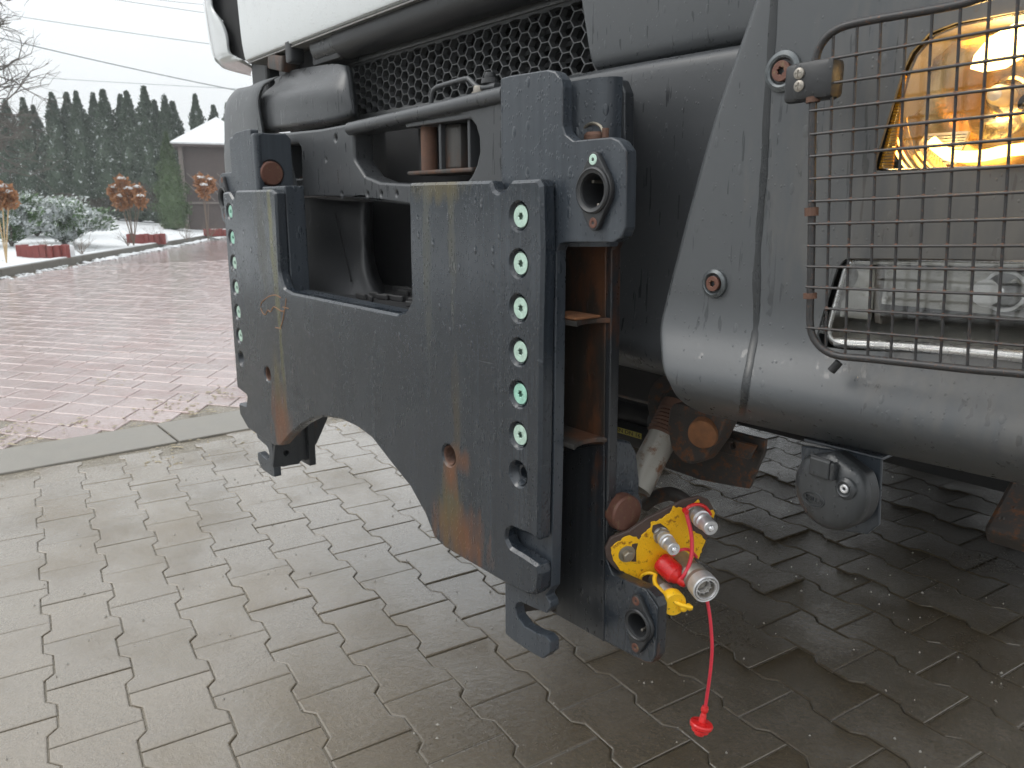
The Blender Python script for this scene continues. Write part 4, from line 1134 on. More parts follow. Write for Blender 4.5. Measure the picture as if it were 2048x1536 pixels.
# --- headlamp
M['glass'] = None
mg = NB('lamp_glass')
tr = mg.n('ShaderNodeBsdfTransparent'); tr.inputs[0].default_value = (.93, .93, .92, 1)
gl = mg.n('ShaderNodeBsdfGlossy'); gl.inputs['Roughness'].default_value = .04
fr = mg.n('ShaderNodeFresnel'); fr.inputs[0].default_value = 1.5
ms = mg.n('ShaderNodeMixShader')
mg.L(mg.bump(mg.drops((170, 170, 130), .35, .18), .6, .001), gl.inputs['Normal'])
mg.L(mg.math('ADD', mg.math('MULTIPLY', fr.outputs[0], .8), .02), ms.inputs[0]); mg.L(tr.outputs[0], ms.inputs[1]); mg.L(gl.outputs[0], ms.inputs[2]); mg.L(ms.outputs[0], mg.out.inputs[0])
M['glass'] = mg.m
M['reflector'] = simple('reflector', (.86, .85, .82), .18, .6, .05, 30, .25, .004)
M['refl_warm'] = simple('warm_reflector', (.86, .68, .42), .13, 1, .05, 10, .08, .002)
M['amber'] = simple('amber_reflector', (.55, .28, .03), .3, .2, .2, 40)
M['lampbezel'] = simple('lamp_bezel', (.16, .14, .12), .35, .1, .2, 40)
def emis(name, col, st):
    m = NB(name); m.b.inputs['Emission Color'].default_value = (*col, 1); m.b.inputs['Emission Strength'].default_value = st; m.set((.8, .6, .3), .4); return m.m
M['bulb'] = emis('lit_bulb', (1.0, .60, .14), 9)
M['bulb_hot'] = emis('lit_filament_tube', (1.0, .70, .26), 9)

hl = TP('headlamp', boolean(plateY(ho, [], .105, .25), [plateY([Vector(p) for p in rounded(pxY([(1764, 338), (1778, 290), (1818, 142), (1832, 110), (1866, 72), (1914, 52), (2048, 26), (2195, 5), (2228, 60), (2232, 290), (2218, 320), (2048, 328)], .10), .005, 3)], [], .05, .235)]), M['lampbezel'], label='lit headlamp behind the wire guard')
put('lens', plateY(rounded(pxY([(1760, 340), (1775, 290), (1816, 141), (1830, 108), (1864, 70), (1912, 50), (2048, 24), (2197, 2), (2231, 60), (2236, 290), (2221, 323), (2048, 331)], .095), .006, 3), [], .0955, .0985, .001), M['glass'], hl)
# parabolic bowl with stepped rim
pc = Y(1988, 190, .12); bc = Vector((pc.x, .11, pc.z))
prof = [(.091, -.002), (.088, .003), (.0865, .001), (.084, .006), (.0825, .004), (.079, .012), (.078, .010)]+[(.077*math.cos(a), .012+.085*math.sin(a)) for a in [math.pi/2*k/12 for k in range(12)]]
put('reflector_bowl', lathe(prof, bc, EY, 56), M['refl_warm'], hl, smooth=40)
# lit elements: bulb glass, lit chamber at the top, light pipe at the bottom
b1 = Y(2011, 193, .15)
put('bulb', lathe([(.0001, .0), (.008, -.002), (.0095, -.012), (.009, -.03), (.006, -.036), (.0001, -.037)], b1+EY*.01, EY, 20), M['steel'], hl)
put('bulb_holder', lathe([(.0175, 0), (.0185, -.006), (.0155, -.008), (.0145, -.002), (.014, .01)], b1+EY*.012, EY, 28), M['refl_warm'], hl)
hot = Y(2018, 92, .135)
put('lit_bulb', lathe([(.0001, .034), (.008, .030), (.015, .012), (.016, -.010), (.009, -.026), (.0001, -.034)], hot, Vector((1, 0, .5)), 24), M['bulb_hot'], hl)
lp = [Y(1862, 282, .13), Y(1880, 298, .13), Y(1905, 312, .13), Y(1960, 312, .13), Y(2010, 302, .13), Y(2070, 296, .13)]
put('lit_bulb', tube([catmull(lp, 4)], .0055, 12), M['bulb'], hl)
# ribbed amber side reflector
ribs = []
for k in range(30):
    t_ = k/29; a0 = Y(1760+(1806-1760)*t_, 335-(335-155)*t_, .104); w = .0125*(1-t_*.75)
    ribs.append(box((a0.x+w/2, a0.y, a0.z), (w, .004, .0022), 0, None, 1))
put('amber_strip', join(ribs+[plateY(pxY([(1760, 339), (1773, 339), (1812, 150), (1806, 152)], .107), [], .106, .108)]), M['amber'], hl, 'ribbed amber side reflector')
fl_ = []
for k in range(11):
    a0 = Y(1782+k*2, 330-k*5.5, .15); fl_.append(box((a0.x+.03, .15, a0.z), (.07, .006, .0035)))
put('lens_flutes', join(fl_), M['reflector'], hl, kind='stuff', label='fluted clear lower corner of the lamp')
lamp = bpy.data.lights.new('lamp_light', 'POINT'); lo = bpy.data.objects.new('lamp_light', lamp); COL.objects.link(lo)
lamp.energy = .42; lamp.color = (1.0, .60, .20); lamp.shadow_soft_size = .012; lo.location = hot-EY*.033

# --- fog lamp
fgl = TP('fog_lamp', boolean(plateY(fo, [], .102, .25), [plateY(rounded(pxY([(1703, 522), (1690, 538), (1677, 578), (1660, 633), (1654, 665), (1664, 684), (1702, 691), (1850, 700), (2048, 715), (2225, 732), (2255, 710), (2262, 565), (2245, 536), (2048, 527), (1850, 523)], .10), .007, 3), [], .05, .23)]), M['lampbezel'], label='clear fog and indicator lamp below the headlamp')
put('chrome_trim', tube([catmull([Y(u, v, .099) for u, v in ((1704, 524), (1692, 536), (1684, 560), (1668, 620), (1659, 660), (1664, 678), (1690, 688), (1760, 692), (1850, 698), (1950, 707), (2050, 716), (2200, 730))], 4)], .0024, 10), M['chrome'], fgl)
put('bottom_trim', tube([[Y(u, v, .103) for u, v in ((1672, 684), (1760, 690), (1850, 696), (2050, 713), (2240, 730))]], .006, 14), M['chrome'], fgl)
put('top_trim', tube([[Y(u, v, .108) for u, v in ((1704, 523), (1850, 525), (2050, 529), (2240, 534))]], .0028, 10), M['reflector'], fgl)
put('lens', plateY(rounded(pxY([(1700, 520), (1687, 537), (1674, 577), (1657, 632), (1651, 667), (1661, 687), (1701, 694), (1850, 703), (2048, 719), (2228, 736), (2259, 712), (2266, 562), (2248, 533), (2048, 524), (1850, 520)], .096), .008, 3), [], .0955, .0985, .001), M['glass'], fgl)
def bowl(u0, v0, u1_, v1_, dep, mat, nm, sharp=1.0):
    g = []; a = Y(u0, v0, .115); b = Y(u1_, v1_, .115); 
    for j in range(7):
        row = []
        for i in range(9):
            s, t_ = i/8*2-1, j/6*2-1; x = a.x+(b.x-a.x)*(i/8); z = a.z+(b.z-a.z)*(j/6)
            row.append(Vector((x, .115+dep*(1-abs(s)**2.6)*(1-abs(t_)**2.6), z)))
        g.append(row)
    put(nm, patch(g, 4, .002), mat, fgl, smooth=60)
bowl(1690, 530, 1742, 640, .035, M['reflector'], 'side_reflector')
bowl(1768, 530, 2250, 655, .07, M['reflector'], 'main_reflector')
g = [[Vector((x, y_, z_)) for x in [Y(1665, 0, .11).x+(Y(2255, 0, .11).x-Y(1665, 0, .11).x)*k/6 for k in range(7)]] for y_, z_ in ((.19, Y(1850, 655, .115).z), (.15, Y(1850, 668, .115).z), (.118, Y(1850, 690, .115).z-.003))]
put('lower_reflector', patch(g, 4, .002), M['reflector'], fgl, smooth=60)
put('divider', plateY(pxY([(1752, 535), (1768, 530), (1760, 600), (1764, 648), (1750, 645), (1748, 590)], .112), [], .110, .17, .001), M['lampbezel'], fgl)
bc2 = Y(2013, 581, .13)
put('bulb_holder', lathe([(.010, .03), (.0135, .012), (.014, .0), (.0165, -.006), (.0195, -.006), (.0205, 0), (.0205, .02)], bc2, EY, 32), M['steel'], fgl)
put('bulb', lathe([(.0001, -.022), (.005, -.020), (.0065, -.012), (.0065, .02)], bc2, EY, 18), M['chrome'], fgl)
put('bulb_shield', lathe([(.0001, -.004), (.0125, -.004), (.0125, 0), (.0001, 0)], Y(1971, 586, .105), -EY, 24), M['steel'], fgl)

# --- wire guard in front of the lamps
gn = Vector((.07, -1, -.02)).normalized(); gO = Vector((-.45, .028, 1.0))
GP = lambda u, v, off=0: PL(u, v, gO-gn*off, gn)
guard = TP('lamp_guard', tube([catmull([GP(u, v) for u, v in ((2330, -75), (2048, -22), (1980, -9), (1922, 8), (1850, 22), (1790, 32), (1718, 45), (1680, 56), (1654, 74), (1638, 98), (1630, 130), (1627, 180), (1625, 260), (1624, 360), (1623, 480), (1621, 590), (1620, 640), (1624, 668), (1634, 686), (1650, 701), (1678, 712), (1740, 718), (1826, 727), (1950, 740), (2048, 748), (2330, 778), (2352, 760), (2356, 400), (2352, -50), (2330, -75))], 5)], .0037, 14), M['guard'], label='welded wire guard in front of both lamps')
vw = [((1667, 66), (1651, 704)), ((1715, 47), (1690, 713)), ((1762, 38), (1735, 718)), ((1813, 28), (1781, 723)), ((1865, 17), (1830, 728)), ((1922, 3), (1880, 732)), ((1980, -10), (1934, 738)), ((2037, -20), (1989, 743)), ((2100, -32), (2046, 748)), ((2165, -44), (2105, 755)), ((2232, -56), (2168, 762)), ((2300, -68), (2232, 768))]
hw_ = [((1627, 124), (2048, 50)), ((1660, 167), (2048, 111)), ((1620, 222), (2048, 171)), ((1620, 269), (2048, 226)), ((1620, 313), (2048, 277)), ((1619, 358), (2048, 331)), ((1618, 403), (2048, 384)), ((1616, 448), (2048, 438)), ((1615, 492), (2048, 491)), ((1614, 533), (2048, 540)), ((1612, 574), (2048, 590)), ((1650, 617), (2048, 641)), ((1612, 655), (2048, 692))]
for a, b in vw: put('wire', tube([[GP(*a, .0), GP((a[0]+b[0])/2+random.uniform(-1.5, 1.5), (a[1]+b[1])/2, .0), GP(*b, .0)]], .00135, 8), M['guard'], guard)
for a, b in hw_:
    b2 = (2340, b[1]+(b[1]-a[1])/(b[0]-a[0])*292)
    put('wire', tube([[GP(*a, -.0027), GP((a[0]+b[0])/2, (a[1]+b[1])/2+random.uniform(-.8, .8), -.0027), GP(*b2, -.0027)]], .00135, 8), M['guard'], guard)
wd = []
for a, b in hw_:
    for k, (c, d_) in enumerate(vw[:9]):
        # crossing
        A_, B_, C_, D_ = Vector(a), Vector(b), Vector(c), Vector(d_)
        den = (B_-A_).cross(D_-C_)
        s = (C_-A_).cross(D_-C_)/den; q = A_+(B_-A_)*s
        if q.x < a[0]: continue
        bm = bmesh.new(); bmesh.ops.create_icosphere(bm, subdivisions=1, radius=.0024)
        bmesh.ops.translate(bm, vec=GP(q.x, q.y, -.0017), verts=bm.verts); wd.append(from_bm(bm))
put('spot_welds', join(wd), M['rustbrown'], guard, 'rusty weld spots where the wires cross', 'stuff')
for v0, v1 in ((194, 205), (415, 432), (586, 597)):
    put('hinge_sleeve', tube([[GP(1626-(v0 > 300)*3-(v0 > 500)*3, v0), GP(1626-(v0 > 300)*3-(v0 > 500)*3, v1)]], .0066, 14), M['rustbrown'], guard)
# hinge bracket with two cross head screws
hb = GP(1622, 161)
br = put('hinge_bracket', box(hb+Vector((.004, .006, 0)), (.042, .024, .036), .006), M['black_plastic'], guard)
put('hinge_bracket', box(hb+Vector((-.016, .002, -.001)), (.022, .012, .036), .005), M['black_plastic'], guard)
for v in (147, 172):
    c = GP(1598, v, -.006)
    cross = []
    head = lathe([(.0001, .0016), (.003, .0018), (.0052, .0008), (.0056, -.002)], c, -EY, 20)
    put('cross_screw', boolean(head, [box(c-EY*.002, (.0066, .0022, .0012)), box(c-EY*.002, (.0012, .0022, .0066))]), M['steel_dark'], guard)
p = GP(1668, 722); put('stop_peg', lathe([(.0001, .013), (.0042, .012), (.0042, 0)], p+Vector((-.004, .018, -.004)), (-.5, -.2, -.8), 14), M['rubber'], guard)

# ================================================================== the plough mounting plate
mount = empty('plough_mount', (XC, .05, .27), 'big black wet steel snow plough mounting plate bolted to the front of the truck', 'mounting plate')
def MP(name, me, mat, **k): return put(name, me, mat, mount, **k)
FP = [(445, 385), (457, 383), (466, 398), (471, 381), (542, 379), (550, 386), (552, 430), (554, 467), (558, 545), (568, 577), (584, 586), (673, 604), (794, 628), (812, 621), (822, 600), (819, 480), (817, 366), (980, 361),
      (986, 379), (995, 386), (1008, 378), (1021, 361), (1076, 358), (1083, 372), (1086, 500), (1082, 684), (1080, 900), (1077, 1083), (1062, 1072), (1042, 1064), (1024, 1056), (1014, 1061), (1012, 1078), (1020, 1095), (1048, 1112), (1076, 1131), (1079, 1150), (1076, 1180), (1067, 1192), (1054, 1190), (1008, 1167),
      (950, 1133), (890, 1098), (868, 1077), (850, 1030), (820, 975), (780, 925), (744, 878), (712, 854), (681, 839), (650, 834), (627, 837), (603, 850), (580, 870), (562, 891), (546, 891), (521, 875), (496, 858), (480, 830), (477, 806), (492, 811), (494, 792), (474, 776)]
rad = [.004]*len(FP)
for i, p in enumerate(FP):
    if p in ((568, 577), (558, 545), (584, 586), (812, 621)): rad[i] = .02
    if p in ((868, 1077),): rad[i] = .01
    if p in ((995, 386),): rad[i] = .012
    if p in ((1024, 1056), (1014, 1061), (1012, 1078), (1020, 1095), (1067, 1192)): rad[i] = .008
out = rounded(pxY(FP, 0), rad, 4)
SC = [(1037, 433), (1038, 527), (1037, 617), (1036, 705), (1036, 790), (1036, 872), (1036, 948)]
SL = [(458, 423), (463, 476), (467, 526), (471, 575), (474, 623), (479, 671), (482, 717)]
XR = sum(Y(u, v, 0).x for u, v in SC)/7; XL_ = sum(Y(u, v, 0).x for u, v in SL)/7
zrow = [(Y(*a, 0).z+Y(*b, 0).z)/2 for a, b in zip(SC, SL)]
HR = .0172
holes = [circle(x, z, HR, 28) for x in (XR, XL_) for z in zrow]
big = [Y(897, 911, 0), Y(535, 748, 0)]
bigh = [circle(p.x, p.z, .0165, 28) for p in big]
MP('front_plate', plateY(out, holes+bigh, 0, .026, .0045, 1), M['mount'], label='wet black front plate with rust runs', smooth=40)
for x, dx in ((XR, 1), (XL_, -1)):
    for k, z in enumerate(zrow):
        cone = lathe([(HR+.0002, .0022), (HR-.0006, .003), (HR-.005, .0115), (.0085, .012), (.0085, .024)], (x, 0, z), EY, 28)
        MP('countersink', cone, M['mount'], smooth=30)
        if k < 6:
            s = screw('countersunk_bolt', Vector((x, .0035, z)), -EY, .0152, M['zinc_green'] if (dx < 0 and k < 2) or (dx > 0 and k in (4,)) else M['zinc'], mount, .007, None, .32)
            s.rotation_euler = (0, random.uniform(0, 6), 0)
for p in big:
    th = []
    for k in range(8): th += [(.0158, .003+k*.0028), (.0146, .0044+k*.0028)]
    MP('threaded_hole', lathe([(.0165, .002)]+th+[(.0146, .03), (.0001, .031)], (p.x, 0, p.z), EY, 28), M['rustbrown'], smooth=25)
# weld-rod mark on the left of the plate
mk = [[(521, 612), (524, 604), (532, 597), (540, 592), (550, 590), (556, 592), (562, 596)], [(521, 616), (526, 626), (531, 629), (536, 620), (541, 624), (547, 614), (553, 616), (562, 622), (568, 622)], [(572, 597), (571, 610), (569, 620), (567, 632), (565, 643), (561, 655)], [(551, 655), (562, 657)], [(566, 614), (577, 617)]]
M['weldmark'] = simple('weld_mark', (.30, .15, .07), .7, 0, .5, 160)
MP('weld_mark', tube([catmull([Y(u, v, -.0002) for u, v in l], 4) for l in mk], .0011, 6), M['weldmark'])
# side frame of the recess behind the plate, left of the cut-out and under it
MP('recess_side', bounds(-1.80, Y(552, 450, 0).x-.002, .0265, .072, .80, 1.0425, .003), M['bracket'])
MP('recess_sill', bounds(-1.80, -1.09, .0265, .070, .76, Y(673, 604, 0).z-.003, .004), M['bracket'])
MP('plate_rib', bounds(-1.10, -.93, .0265, .05, .60, 1.035, .003), M['bracket'])

def mir(pts): return [Vector((2*XC-p.x, p.y)) for p in pts][::-1]
BR = [(1000, 156), (1020, 151), (1094, 139), (1110, 143), (1121, 158), (1124, 175), (1124, 252), (1130, 268), (1146, 281), (1222, 274), (1238, 281), (1251, 300), (1252, 330), (1250, 455), (1243, 474), (1226, 485), (1130, 485), (1118, 488), (1112, 502), (1110, 700), (1108, 900), (1105, 1060), (1103, 1130), (1102, 1175), (1090, 1192), (1098, 1204), (1100, 1216), (1092, 1227), (1066, 1216), (1042, 1205), (1033, 1206), (1030, 1216), (1033, 1232), (1048, 1253), (1072, 1266), (1090, 1272), (1100, 1284), (1100, 1306), (1085, 1318), (1067, 1309), (1027, 1282), (1010, 1268), (1009, 1100), (1004, 600)]
bo = rounded(pxY(BR, .0265), .005, 3)
ch = Y(1186, 382, .0265); chc = Vector((ch.x-.002, ch.z))
hole = circle(chc.x, chc.y, .022, 32)
for k, (o_, h_) in enumerate(((bo, hole), (mir(bo), mir(hole)))):
    MP('side_bracket', plateY(o_, [h_], .0268, .046, .002, 2), M['bracket'], label='side bracket with coupling flange, %s end' % ('camera' if k == 0 else 'far'), smooth=40)
RP = [(1120, 165), (1150, 159), (1222, 153), (1240, 160), (1250, 185), (1250, 300), (1243, 330), (1238, 470), (1224, 500), (1222, 700), (1218, 900), (1214, 1060), (1210, 1106), (1217, 1136), (1228, 1149), (1260, 1163), (1294, 1178), (1312, 1196), (1319, 1214), (1315, 1312), (1305, 1327), (1291, 1326), (1205, 1281), (1102, 1222), (1060, 1196), (1060, 400)]
ro = rounded(pxY(RP, .11), .005, 3)
lg = Y(1276, 1249, .11); lgc = Vector((lg.x, lg.z)); lh = circle(lgc.x, lgc.y, .019, 32)
for k, (o_, h_) in enumerate(((ro, lh), (mir(ro), mir(lh)))):
    MP('rear_plate', plateY(o_, [h_], .11, .128, .002, 2), M['channel_low'], smooth=40)
MP('channel_liner', plateY(pxY([(1106, 480), (1213, 474), (1209, 888), (1102, 890)], .1085), [], .1075, .1097, .0006), M['channel'])
# darker painted lower channel wall in front of the rear plate, with the weld seam at its edge
lw = pxY([(1100, 905), (1209, 890), (1206, 1281), (1100, 1221)], .1085)
MP('channel_wall', plateY(lw, [], .1075, .1097, .0006), M['channel_low'])
lw = pxY([(1211, 1110), (1226, 1150), (1292, 1179), (1316, 1215), (1312, 1310), (1303, 1324), (1292, 1323), (1208, 1280)], .1085)
MP('lug_face', plateY(rounded(lw, .005, 3), [circle(lgc.x, lgc.y, .019, 32)], .1075, .1097, .0008), M['mount'])
MP('weld_seam', tube([[Y(1208, 900, .107), Y(1207, 1282, .107)]], .0014, 6), M['channel_low'])
# curved inner web
def web(sgn):
    pts = []
    X0 = -.895
    for k in range(9):
        a = math.pi/2*k/8; pts.append((X0-.0+.0+.05*(1-math.cos(a)), .046+.064*math.sin(a)))
    V = []
    for x, y in pts: V.append(Vector((x, y, .34))); V.append(Vector((x, y, 1.16)))
    V2 = [v+Vector((-.008, 0, 0)) for v in V]
    n = len(V); VV = V+V2; Fs = []
    for k in range(len(pts)-1): Fs += [(2*k, 2*k+1, 2*k+3, 2*k+2), (n+2*k+2, n+2*k+3, n+2*k+1, n+2*k)]
    if sgn < 0: VV = [Vector((2*XC-v.x, v.y, v.z)) for v in VV]; Fs = [f[::-1] for f in Fs]
    return mesh(VV, Fs)
MP('web', web(1), M['channel'], smooth=60); MP('web', web(-1), M['channel_low'], smooth=60)
# top shoulder between the two lugs, curved
V = []; Fs = []
for k in range(13):
    a = math.pi/2*k/12; x = -.815+.068*math.sin(a)**1.5; y = .044+.066*(1-math.cos(a))**.8
    V += [Vector((x, y, .945)), Vector((x, y, 1.165-.012*(1-math.sin(a)))), Vector((x-.008, y, 1.165-.012*(1-math.sin(a)))), Vector((x-.008, y, .945))]
for k in range(12):
    for j in range(4): Fs.append((4*k+j, 4*k+(j+1) % 4, 4*k+4+(j+1) % 4, 4*k+4+j))
MP('shoulder', mesh(V, Fs), M['bracket'], smooth=50)
# horizontal ribs of the channel
xe = -.76
for v in (648, 892):
    z = X(1160, v, xe).z
    for s in (1, -1):
        top = [Vector((xe-.14, .046)), Vector((xe+.002, .046)), Vector((xe-.006, .060)), Vector((xe-.010, .078)), Vector((xe-.006, .096)), Vector((xe+.004, .1095)), Vector((xe-.14, .1095))]
        if s < 0: top = [Vector((2*XC-p.x, p.y)) for p in top][::-1]
        me = frame_map(plate2d(top, [], .007, .001), Vector((0, 0, z)), EX, EY, EZ)
        MP('channel_rib', me, M['steel_dirty'])
MP('loose_rust', bounds(-.83, -.765, .05, .10, X(1160, 648, xe).z+.004, X(1160, 648, xe).z+.008, .002), M['rustorange'])
# front edge strip below the bracket lug
# far post with its side plate
MP('far_post', bounds(-1.998, -1.83, .027, .047, .95, Y(480, 270, .027).z, .006), M['bracket'])
ps = Y(507, 273, .027).x
pc_ = X(543, 347, ps)
side = rounded([Vector((.028, .93)), Vector((.108, .93)), Vector((.118, .96)), Vector((.118, 1.155)), Vector((.108, 1.165)), Vector((.028, 1.165))], .006, 3)
MP('post_side', plateX(side, [circle(pc_.y, pc_.z, .031, 28)], ps-.012, ps, .002), M['bracket'])
MP('post_side', bounds(ps-.11, ps-.012, .046, .112, .95, 1.160, .01), M['bracket'])
MP('retaining_pin', lathe([(.0001, .010), (.025, .010), (.028, .007), (.0285, .002), (.0285, -.01)], Vector((ps-.004, pc_.y, pc_.z)), EX, 36), M['pin'])
# foot of the far side wall seen through the arch
ft = pxX([(560, 780), (668, 780), (655, 838), (636, 882), (613, 921), (604, 919), (598, 928), (546, 936)], -1.835)
MP('side_wall_foot', plateX(rounded(ft, .004, 3), [circle(*pxX([(573, 906)], -1.835)[0], .007, 16)], -1.845, -1.835, .001), M['channel_low'])
# flange receptacles
def receptacle(c, y, r_o, up, lo, tilt=0, k=1.0, screws=('zinc', 'pin')):
    """lozenge flange with ring and socket; c in (x, z)"""
    w = r_o; up_, lo_ = Vector(up), Vector(lo)
    pts = []
    for a in range(-40, 41, 8): pts.append(c+Vector((math.cos(R(a))*w, math.sin(R(a))*w)))
    ux = Vector((.0105, 0))
    for a in range(30, 151, 15): pts.append(up_+Vector((math.cos(R(a)), math.sin(R(a))))*.0095*k)
    for a in range(140, 221, 8): pts.append(c+Vector((math.cos(R(a))*w, math.sin(R(a))*w)))
    for a in range(210, 331, 15): pts.append(lo_+Vector((math.cos(R(a)), math.sin(R(a))))*.0095*k)
    fl__ = MP('flange', plateY(pts, [circle(c.x, c.y, r_o*.70, 32)], y-.008, y, .0015, 2), M['black_plastic'], label=None)
    p = Vector((c.x, y, c.y))
    put('flange_ring', lathe([(r_o*.93, .006), (r_o*.93, .0105), (r_o*.86, .012), (r_o*.80, .0105), (r_o*.70, .010), (r_o*.66, .007), (r_o*.64, -.03), (r_o*.5, -.035), (.0001, -.036)], p, -EY, 40), M['black_plastic'], fl__)
    for a in (20, 140, 260):
        q = p+Vector((math.cos(R(a))*r_o*.58, .016, math.sin(R(a))*r_o*.58))
        put('contact_rib', box(q, (.004, .024, .004), .001), M['steel_dark'], fl__)
    for q, mt in zip((up_, lo_), screws):
        screw('flange_screw', Vector((q.x, y-.0088, q.y)), -EY, .0068, M[mt], fl__, .004, None, .3)
yf = .0268
def p2(u, v, y): q = Y(u, v, y); return Vector((q.x, q.z))
cU = p2(1186, 381, yf-.008); receptacle(cU, yf, .0305, p2(1186, 319, yf-.008), p2(1186, 446, yf-.008))
cL_ = Vector((2*XC-cU.x, cU.y))
receptacle(cL_, yf, .0305, Vector((cL_.x, cL_.y+.045)), Vector((cL_.x, cL_.y-.045)), screws=('pin', 'pin'))
cD = p2(1276, 1249, .10); receptacle(cD, .1075, .026, p2(1272, 1202, .10), p2(1271, 1295, .10), screws=('pin', 'pin'))
receptacle(Vector((2*XC-cD.x, cD.y)), .1075, .026, Vector((2*XC-cD.x, cD.y+.036)), Vector((2*XC-cD.x, cD.y-.036)), screws=('pin', 'pin'))
# linch pin loop in the shoulder pocket
MP('rusty_catch', lathe([(.0001, .006), (.013, .006), (.016, .002), (.016, -.006), (.0001, -.008)], Y(1192, 274, .075), EZ, 24), M['rustbrown'])
MP('wire_loop', tube([catmull([Y(1161, 278, .07), Y(1165, 262, .07), Y(1175, 250, .07), Y(1188, 247, .07), Y(1200, 252, .07), Y(1207, 264, .07), Y(1211, 270, .07)], 4)], .0022, 10), M['bolt_steel'])
MP('wire_loop_end', lathe([(.0001, .006), (.0045, .006), (.0045, -.006), (.0001, -.006)], Y(1211, 266, .068), EZ, 12), M['rustbrown'])
# arm and pin that carry the mount on the truck
arm = rounded([Vector((.128, .70)), Vector((.155, .71)), Vector((.18, .70)), Vector((.20, .66)), Vector((.20, .56)), Vector((.175, .51)), Vector((.128, .50))], .012, 4)
xp = -.755
MP('carrier_arm', plateX(rounded(pxX([(1228, 872), (1238, 880), (1262, 884), (1274, 905), (1280, 960), (1279, 1010), (1240, 1066), (1222, 1066)], xp), .006, 3), [], xp-.02, xp, .003), M['bracket'])
pc2 = X(1252, 1027, xp+.018)
MP('carrier_boss', lathe([(.030, -.02), (.0335, -.002), (.031, .006), (.0001, .006)], X(1250, 1020, xp), EX, 36), M['bracket'])
MP('carrier_pin', lathe([(.0001, .0), (.0255, .0), (.0280, -.003), (.0285, -.012), (.0285, -.020)], pc2+EX*.004, Vector((1, -.12, 0)), 40), M['pin'], label='rusty headed carrier pin')
for dx in (0,):
    x2 = 2*XC-xp
    MP('carrier_arm', plateX([Vector((p.x, p.y)) for p in rounded(pxX([(1228, 872), (1238, 880), (1262, 884), (1274, 905), (1280, 960), (1279, 1010), (1240, 1066), (1222, 1066)], xp), .006, 3)], [], x2, x2+.02, .003), M['bracket'])

# ================================================================== coupling panel
nP = Vector((.85, -.40, -.06)).normalized(); e2P = (EZ-nP*EZ.dot(nP)).normalized(); e1P = e2P.cross(nP)
OP = X(1258, 1107, -.725)
def pp(u, v, off=0.0): 
    q = PL(u, v, OP+nP*off, nP)-OP; return Vector((q.dot(e1P), q.dot(e2P)))
def P3(u, v, off=0.0): return PL(u, v, OP+nP*off, nP)
cpl = empty('coupling_panel', OP, 'yellow and brown hydraulic coupling panel beside the lower lug of the mount', 'coupling panel')
def CP(name, me, mat, parent=None, **k): return put(name, me, mat, parent or cpl, **k)
po = [(1211, 1098), (1222, 1076), (1258, 1062), (1296, 1036), (1368, 1001), (1398, 993), (1418, 1000), (1429, 1020), (1427, 1038), (1418, 1066), (1409, 1100), (1397, 1120), (1345, 1160), (1290, 1172), (1262, 1160), (1228, 1136), (1214, 1118)]
CP('panel_plate', frame_map(plate2d(rounded([pp(*p) for p in po], .006, 3), [], .006, .001), OP-nP*.003, e1P, e2P, nP), M['brownplate'])
yo = [(1221, 1093), (1240, 1080), (1258, 1069), (1270, 1073), (1278, 1078), (1284, 1068), (1292, 1062), (1300, 1054), (1302, 1043), (1314, 1042), (1326, 1034), (1338, 1027), (1345, 1015), (1346, 1012), (1354, 1014), (1362, 1015), (1372, 1018), (1376, 1030), (1384, 1060), (1400, 1068), (1410, 1080), (1404, 1096), (1401, 1106), (1397, 1118), (1388, 1114), (1370, 1140), (1325, 1159), (1300, 1150), (1292, 1144), (1280, 1150), (1276, 1160), (1262, 1153), (1240, 1140), (1226, 1120)]
yo2 = []
for i, a in enumerate(yo):
    b = yo[(i+1) % len(yo)]
    for k in range(4):
        t_ = k/4; yo2.append(pp(a[0]+(b[0]-a[0])*t_, a[1]+(b[1]-a[1])*t_)+Vector((random.uniform(-.0011, .0011), random.uniform(-.0011, .0011))))
hA = [pp(*p) for p in ((1263, 1088), (1270, 1086), (1276, 1086), (1272, 1100), (1272, 1123), (1262, 1123), (1264, 1105))]
hB = [pp(*p) for p in ((1305, 1050), (1320, 1046), (1334, 1056), (1338, 1070), (1325, 1080), (1310, 1072), (1303, 1062))]
CP('yellow_paint', frame_map(plate2d(yo2, [hA, hB], .0016, .0005), OP+nP*.0008, e1P, e2P, nP), M['yellow_paint'], label='thick yellow paint peeling off the panel')
for pts in ([(1378, 1013), (1392, 1002), (1396, 998), (1399, 1002), (1397, 1010), (1390, 1011)], [(1420, 1020), (1426, 1019), (1429, 1026), (1426, 1036), (1421, 1032)]):
    CP('yellow_flake', frame_map(plate2d([pp(*p) for p in pts], [], .0016, .0005), OP+nP*.0008, e1P, e2P, nP), M['yellow_paint'])
bo_ = P3(1253, 1107)
wsh = CP('fixing_bolt', join([lathe([(.0001, .0002), (.0135, .0002), (.0135, .0022), (.0001, .0024)], bo_, nP, 28), lathe([(.0001, .012), (.0070, .012), (.0086, .0105), (.0086, .002)], bo_, nP, 6)]), M['bolt_steel'], smooth=20)

def coupler(base, tipdir, prof, mat, name, label, sub=None, seg=32):
    me = lathe(prof, base, tipdir, seg); return CP(name, me, mat, None, label=label, smooth=35)
dC = nP
